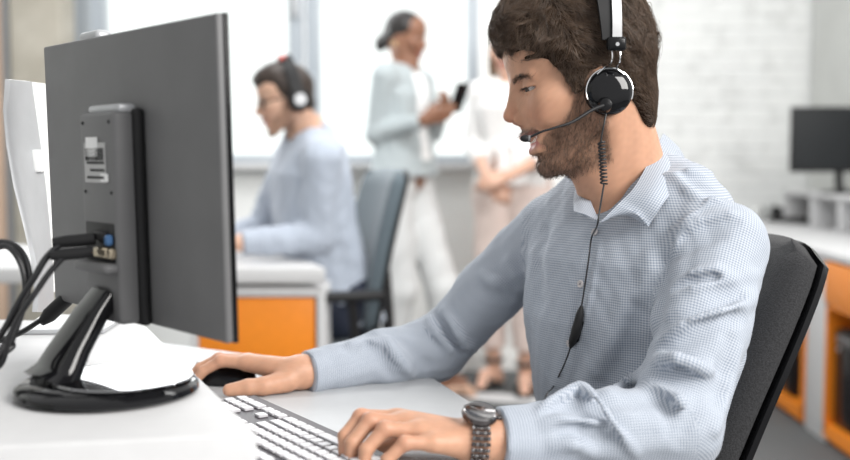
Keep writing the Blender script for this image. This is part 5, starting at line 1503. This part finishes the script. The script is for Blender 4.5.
            sh_.chain([hl, ank[i] * 0.4 + toe[i] * 0.6 - V(0, 0, 0.008), tp], [0.036, 0.036, 0.022], 0.01)
            sh_.half(V(hl[0], hl[1], hl[2] + 0.028), V(0, 0, 1), 0.006, 0.5) if fem else sh_.rc(ank[i], hl, 0.042, 0.042, 0.02)
            sh_.half(V(toe[i][0], toe[i][1], 0.003), V(0, 0, -1), 0.003, 0.5)
            if fem: sh_.rc(hl - V(0, 0, 0.01), V(hl[0], hl[1], 0.012), 0.020, 0.010, 0.01)
            a_ = np.array([hl, tp, ank[i]]); x_ = march(sh_, a_.min(0) - 0.07, a_.max(0) + 0.06, 0.006)
            npobj('shoe', x_[0], x_[1], shoe_m, o)
    # hair
    h = SDF()
    for c_, r_2, k_, op_ in hairs: h.ell(c_, r_2, k_ * fr.sc, op_, fr)
    class W4(SDF):
        def ev(s, P, margin=0.03): return h.ev(P, margin) + 0.0015 * wob(P, 22, 54)
    hv_, hf_ = march(W4(), fr.O - V(0.20, 0.20, 0.30), fr.O + V(0.20, 0.20, 0.20), 0.005)
    npobj('hair', hv_, hf_, HAIRM, o, tint=np.tile(np.array(hair_col), (len(hv_), 1)) * (0.85 + 0.25 * wob(hv_, 50, 4))[:, None].clip(0.4, 1.4))
    return o
CUT = [((118, 0, 8), (46, 92, 62), 8, 's')] + [((70, s * 72, -14), (52, 38, 58), 8, 's') for s in (-1, 1)] + [((-2, s * 88, -10), (20, 24, 36), 6, 's') for s in (-1, 1)] + [((0, 0, -112), (80, 90, 66), 8, 's')]

# ---- the seated man at the white and orange desk
YM = 3.40
F2 = unit(V(-0.90, -0.42, 0)); S2 = np.cross(V(0, 0, 1), F2)
H2 = head_frame(at(287, 101, YM), math.radians(198), math.radians(13), 0.93)
C2 = V(at(313, 200, YM + 0.06)[0], YM + 0.06, 0)
def T2(f, s, z): return C2 + F2 * f + S2 * s + V(0, 0, z)
sh2 = [T2(0.03, 0.18, 1.09), T2(0.02, -0.18, 1.09)]
el2 = [at(318, 237, YM - 0.10), at(262, 228, YM + 0.24)]
wr2 = [at(236, 243, YM - 0.17), at(222, 238, YM + 0.10)]
hd2 = [auto_hand(wr2[0], V(-0.97, -0.05, -0.08), V(0, -0.2, 1), V(0.1, 1, 0), 0.35), auto_hand(wr2[1], V(-0.9, -0.4, -0.05), V(0, 0, 1), V(-0.3, -1, 0), 0.35)]
cs2 = office_chair('grey-blue high-backed office chair of the bespectacled man', tuple(T2(-0.062, 0.0, 0)), math.radians(198), 0.245, 0.52, 1.055, -0.12, -0.235, M_FABRIC2, M_BLACKM, 0.03, 0.045, arms=True, seat_z=0.50)
SHIRT2 = cloth_mat('pale_blue_shirt_cloth', (0.32, 0.37, 0.45), (0.50, 0.54, 0.61), 0.006)
M_NAVY = mat('navy_jeans', (0.018, 0.024, 0.045), 0.85)
figure('seated man in glasses, headset and pale blue shirt working at the back desk', H2, T2(0.02, 0, 1.150), sh2, el2, wr2,
       [T2(-0.10, 0.09, 0.58), T2(-0.10, -0.09, 0.58)], [T2(0.30, 0.12, 0.575), T2(0.30, -0.14, 0.575)], [T2(0.26, 0.13, 0.11), T2(0.28, -0.14, 0.11)], [T2(0.42, 0.15, 0.035), T2(0.44, -0.15, 0.035)],
       hd2, (0.58, 0.36, 0.26), (F2, [(T2(0.01, 0, 1.185), .085, .075), (T2(0.0, 0, 1.13), .15, .095), (T2(0.01, 0, 1.04), .185, .122), (T2(-0.005, 0, 0.88), .180, .125), (T2(-0.05, 0, 0.72), .172, .128), (T2(-0.10, 0, 0.55), .178, .135)]),
       SHIRT2, M_NAVY, False, (0.058, 0.050, 0.040), (0.088, 0.068, 0.055),
       [((-10, 0, 46), (97, 81, 90), 1, 'u'), ((20, 0, 84), (80, 66, 58), 20, 'u'), ((70, 0, 92), (30, 48, 24), 14, 'u'), ((-66, 0, -20), (30, 52, 40), 16, 'u')] + CUT,
       (0.035, 0.022, 0.016), tuple(C2), M_BLACKM, beard=(0.15, 0.08, 0.05))
nk_ = H2.wor((-20, 0, -70)); nb2 = T2(0.012, 0, 1.150); cax = unit(nk_ - nb2)
MCo = Matrix.Translation(Vector(nb2)) @ Vector(cax).to_track_quat('Z', 'Y').to_matrix().to_4x4()
ring = [[tuple(MCo @ Vector((r * math.cos(t), r * math.sin(t), z))) for t in np.linspace(0.42, 2 * math.pi + 0.10, 40)] for r, z in ((0.062, 0.0), (0.063, 0.050), (0.074, 0.036), (0.092, -0.004))]
m2_ = [o for o in COL.objects if o.get('label', '').startswith('seated man')][0]
cg = np.array(ring); cN = cg - np.array(nb2); cN -= cax * (cN @ cax)[..., None]; cN /= np.linalg.norm(cN, axis=2, keepdims=True)
obj('collar', MB().sheet(cg, cN, 0.003), SHIRT2, m2_, world=True)
# his glasses and headset
gl = thing('glasses', 'thin dark-framed glasses on the seated man at the back desk', 'glasses', tuple(H2.wor((92, 0, 8))))
fm = MB()
for s in (-1, 1):
    fm.tube([H2.wor((97 - abs(math.cos(t) * 23 + 33) * 0.12 + 2, s * (33 + 23 * math.cos(t)), 8 + 17 * math.sin(t))) for t in np.linspace(0, 2 * math.pi, 28)], 0.0026, 6)
fm.tube([H2.wor((98, -10, 12)), H2.wor((101, 0, 14)), H2.wor((98, 10, 12))], 0.0014, 6)
obj('frame', fm, M_BLACKP, gl, world=True)
for s in (-1, 1): obj('temple', MB().tube([H2.wor((91, s * 56, 13)), H2.wor((60, s * 74, 13)), H2.wor((0, s * 83, 13)), H2.wor((-18, s * 83, 0))], 0.0024, 6), M_BLACKP, gl, world=True)
h2 = thing('headset', 'black over-ear headset worn by the seated man at the back desk', 'headset', tuple(H2.wor((0, 0, 0))))
for s in (-1, 1):
    oo = H2.wor((-26, s * 92, -6)); Mq = Matrix.Translation(Vector(oo)) @ Vector(H2.R[1] * s).to_track_quat('Z', 'Y').to_matrix().to_4x4()
    c_ = obj('ear_cup', MB().lathe([(0.0001, -0.018), (0.036, -0.018), (0.038, -0.006), (0.036, 0.006), (0.028, 0.012), (0.0001, 0.012)], 32, Mq), M_BLACKM, h2, world=True)
    obj('cup_disc', MB().lathe([(0.0001, 0.012), (0.020, 0.012), (0.019, 0.0145), (0.0001, 0.015)], 28, Mq), M_SILVER, c_, world=True)
bp2 = [(-24, 94 * math.cos(t), 10 + 140 * math.sin(t) ** 0.85 if math.sin(t) > 0 else 10) for t in np.linspace(0.02, math.pi - 0.02, 30)]
G2 = np.array([[H2.wor((p[0] + d_, p[1], p[2])) for d_ in (-20, -10, 0, 10, 20)] for p in bp2]); N2 = np.array([[H2.vec(unit(V(0, p[1], p[2] - 10)))] * 5 for p in bp2])
obj('headband', MB().sheet(G2, N2, 0.007), M_BLACKM, h2, world=True)
obj('red_band_mark', MB().tube([H2.wor((-12, 44, 139)), H2.wor((-12, 28, 148))], [0.011, 0.011], 12), mat('red_plastic', (0.75, 0.10, 0.07), 0.4), h2, world=True)

# ---- woman in the pale blazer with a phone
YA = 4.70
F3 = unit(V(0.86, -0.50, 0)); S3 = np.cross(V(0, 0, 1), F3)
H3 = head_frame(at(404, 39, YA), math.radians(-18), math.radians(12), 0.97)
C3 = V(at(404, 100, YA)[0], YA, 0)
def T3(f, s, z): return C3 + F3 * f + S3 * s + V(0, 0, z)
zz = lambda y, Y=YA: at(425, y, Y)[2]
sh3 = [T3(0.0, 0.165, zz(80)), T3(0.0, -0.165, zz(77))]
el3 = [at(432, 133, YA + 0.12), at(376, 134, YA - 0.10)]
wr3 = [at(440, 115, YA - 0.10), at(424, 120, YA - 0.22)]
hd3 = [auto_hand(wr3[0], V(0.25, -0.75, 0.35), V(0.5, 0.5, -0.6), V(0.7, 0, 0.5), 0.7, 0.9), auto_hand(wr3[1], V(0.9, -0.1, 0.25), V(-0.2, -0.7, -0.3), V(0.0, -0.2, 1), 0.7, 0.9)]
BLAZ = mat('pale_blue_blazer_cloth', (0.40, 0.445, 0.46), 0.9, var=0.03)
WTR = mat('white_trouser_cloth', (0.60, 0.61, 0.61), 0.9, var=0.02)
NUDE = mat('nude_leather', (0.62, 0.40, 0.29), 0.5)
w1 = figure('standing woman in a pale blazer and white trousers looking at her phone', H3, T3(0.01, 0, zz(69)), sh3, el3, wr3,
       [T3(-0.01, 0.085, 0.93), T3(-0.02, -0.085, 0.93)], [T3(0.16, 0.07, 0.50), T3(0.03, -0.08, 0.50)], [T3(0.20, 0.055, 0.125), T3(-0.06, -0.09, 0.125)], [at(470, 388, YA - 0.05) * V(1, 1, 0) + V(0, 0, 0.035), T3(0.06, -0.10, 0.035)],
       hd3, (0.24, 0.115, 0.07), (F3, [(T3(0, 0, zz(70)), .075, .06), (T3(0, 0, zz(78)), .135, .08), (T3(0.0, 0, zz(95)), .165, .105), (T3(0.0, 0, zz(128)), .148, .098), (T3(0.0, 0, zz(150)), .165, .112), (T3(0, 0, zz(176)), .190, .125)]),
       BLAZ, WTR, True, (0.054, 0.046, 0.036), (0.098, 0.075, 0.066),
       [((-8, 0, 44), (98, 80, 88), 1, 'u'), ((-70, 0, -8), (46, 46, 52), 16, 'u'), ((-108, 0, -38), (30, 28, 44), 8, 'u'), ((122, 0, -2), (46, 92, 70), 8, 's'), ((66, 74, -20), (56, 38, 62), 8, 's'), ((66, -74, -20), (56, 38, 62), 8, 's'), ((10, 0, -118), (80, 90, 66), 8, 's')],
       (0.014, 0.011, 0.010), tuple(C3), NUDE, cuff=0.0, lip=(0.3, 0.09, 0.08))
tee = MB()
rows = [[(T3(0.0, s, 0)[0], 0, 0) for s in (0,)]]
Gt = []
for z, hw_, dp in ((zz(70), 0.05, 0.050), (zz(78), 0.052, 0.080), (zz(95), 0.050, 0.106), (zz(120), 0.044, 0.102), (zz(140), 0.042, 0.106), (zz(160), 0.05, 0.118)):
    Gt.append([T3(dp * (1 - 0.10 * (j / 4 - 1) ** 2), hw_ * (j / 4 - 1), z) for j in range(9)])
Gt = np.array([smooth_path(list(np.array(Gt)[:, j]), 3) for j in range(9)]).transpose(1, 0, 2)
obj('white_tee', MB().sheet(Gt, np.broadcast_to(F3, Gt.shape), 0.008), mat('white_cotton', (0.82, 0.82, 0.82), 0.9), w1, world=True)
for s in (-1, 1): obj('earring', MB().tube([H3.wor((-6 + 9 * math.cos(t), s * 82, -34 + 9 * math.sin(t))) for t in np.linspace(0, 6.28, 20)], 0.002, 6), mat('gold', (0.8, 0.6, 0.3), 0.2, 1.0), w1, world=True)
fc = np.mean([hd3[1][0][1][2], hd3[0][0][0][1]], 0)
pp = hd3[1][0][0][3] * 0.5 + hd3[1][0][1][3] * 0.5 + V(0.022, -0.004, 0.028)
pho = thing('mobile_phone', 'dark mobile phone held up by the woman in the pale blazer', 'phone', tuple(pp))
MP = Matrix.Translation(Vector(pp)) @ (Vector(unit(V(-0.55, 0.75, 0.5))).to_track_quat('Z', 'X').to_matrix().to_4x4())
obj('phone_case', MB().box((0, 0, 0), (0.14, 0.07, 0.009), 0.003, 2, MP), M_BLACKP, pho, world=True)
obj('phone_screen', MB().box((0, 0, 0.0048), (0.13, 0.064, 0.0008), 0, 1, MP), mat('phone_glass', (0.05, 0.16, 0.12), 0.15), pho, world=True)

# ---- woman half hidden behind the bearded man
YB_ = 4.78
F4 = unit(V(-0.34, -0.94, 0)); S4 = np.cross(V(0, 0, 1), F4)
H4 = head_frame(at(509, 50, YB_), math.radians(248), math.radians(10), 0.97)
C4 = V(at(512, 120, YB_)[0], YB_, 0)
def T4(f, s, z): return C4 + F4 * f + S4 * s + V(0, 0, z)
z4 = lambda y: at(425, y, YB_)[2]
sh4 = [T4(0.0, 0.155, z4(92)), T4(0.0, -0.155, z4(92))]
el4 = [T4(0.03, 0.225, z4(150)), at(474, 146, YB_ + 0.10)]
wr4 = [at(508, 176, YB_ - 0.26), at(487, 178, YB_ - 0.20)]
hd4 = [auto_hand(wr4[0], V(-0.9, -0.1, -0.25), V(0.1, -0.8, 0.5), V(-0.2, -0.3, 1), 0.8, 0.9), auto_hand(wr4[1], V(0.35, -0.35, -0.5), V(-0.3, -0.8, 0.3), V(0.6, 0, 0.6), 0.8, 0.9)]
LACE = mat('white_lace_blouse', (0.78, 0.77, 0.76), 0.9, var=0.10, scale=60)
PINK = mat('pale_pink_trouser_cloth', (0.72, 0.60, 0.55), 0.9, var=0.03)
w2 = figure('woman in a white blouse and pale pink trousers with clasped hands behind the bearded man', H4, T4(0.01, 0, z4(82)), sh4, el4, wr4,
       [T4(-0.01, 0.085, 0.90), T4(-0.01, -0.085, 0.90)], [T4(0.05, 0.08, 0.49), T4(0.02, -0.09, 0.49)], [T4(-0.01, 0.07, 0.135), T4(-0.06, -0.10, 0.135)], [T4(0.13, 0.10, 0.03), T4(0.08, -0.13, 0.03)],
       hd4, (0.62, 0.38, 0.28), (F4, [(T4(0, 0, z4(82)), .075, .06), (T4(0, 0, z4(91)), .13, .08), (T4(0.0, 0, z4(108)), .160, .108), (T4(0.0, 0, z4(138)), .140, .096), (T4(0.0, 0, z4(160)), .160, .112), (T4(0, 0, z4(185)), .178, .122)]),
       LACE, PINK, True, (0.052, 0.048, 0.044), (0.098, 0.074, 0.058),
       [((-8, 0, 44), (99, 82, 88), 1, 'u'), ((-58, 0, -20), (50, 74, 84), 16, 'u'), ((-52, 0, -100), (42, 76, 80), 16, 'u'), ((16, 78, -60), (36, 22, 96), 16, 'u'), ((16, -78, -60), (36, 22, 96), 16, 'u'), ((122, 0, -12), (52, 58, 80), 8, 's')],
       (0.20, 0.12, 0.065), tuple(C4), mat('black_leather', (0.015, 0.014, 0.014), 0.4), cuff=0.22, open_foot=True, sleeve_to=0.55)
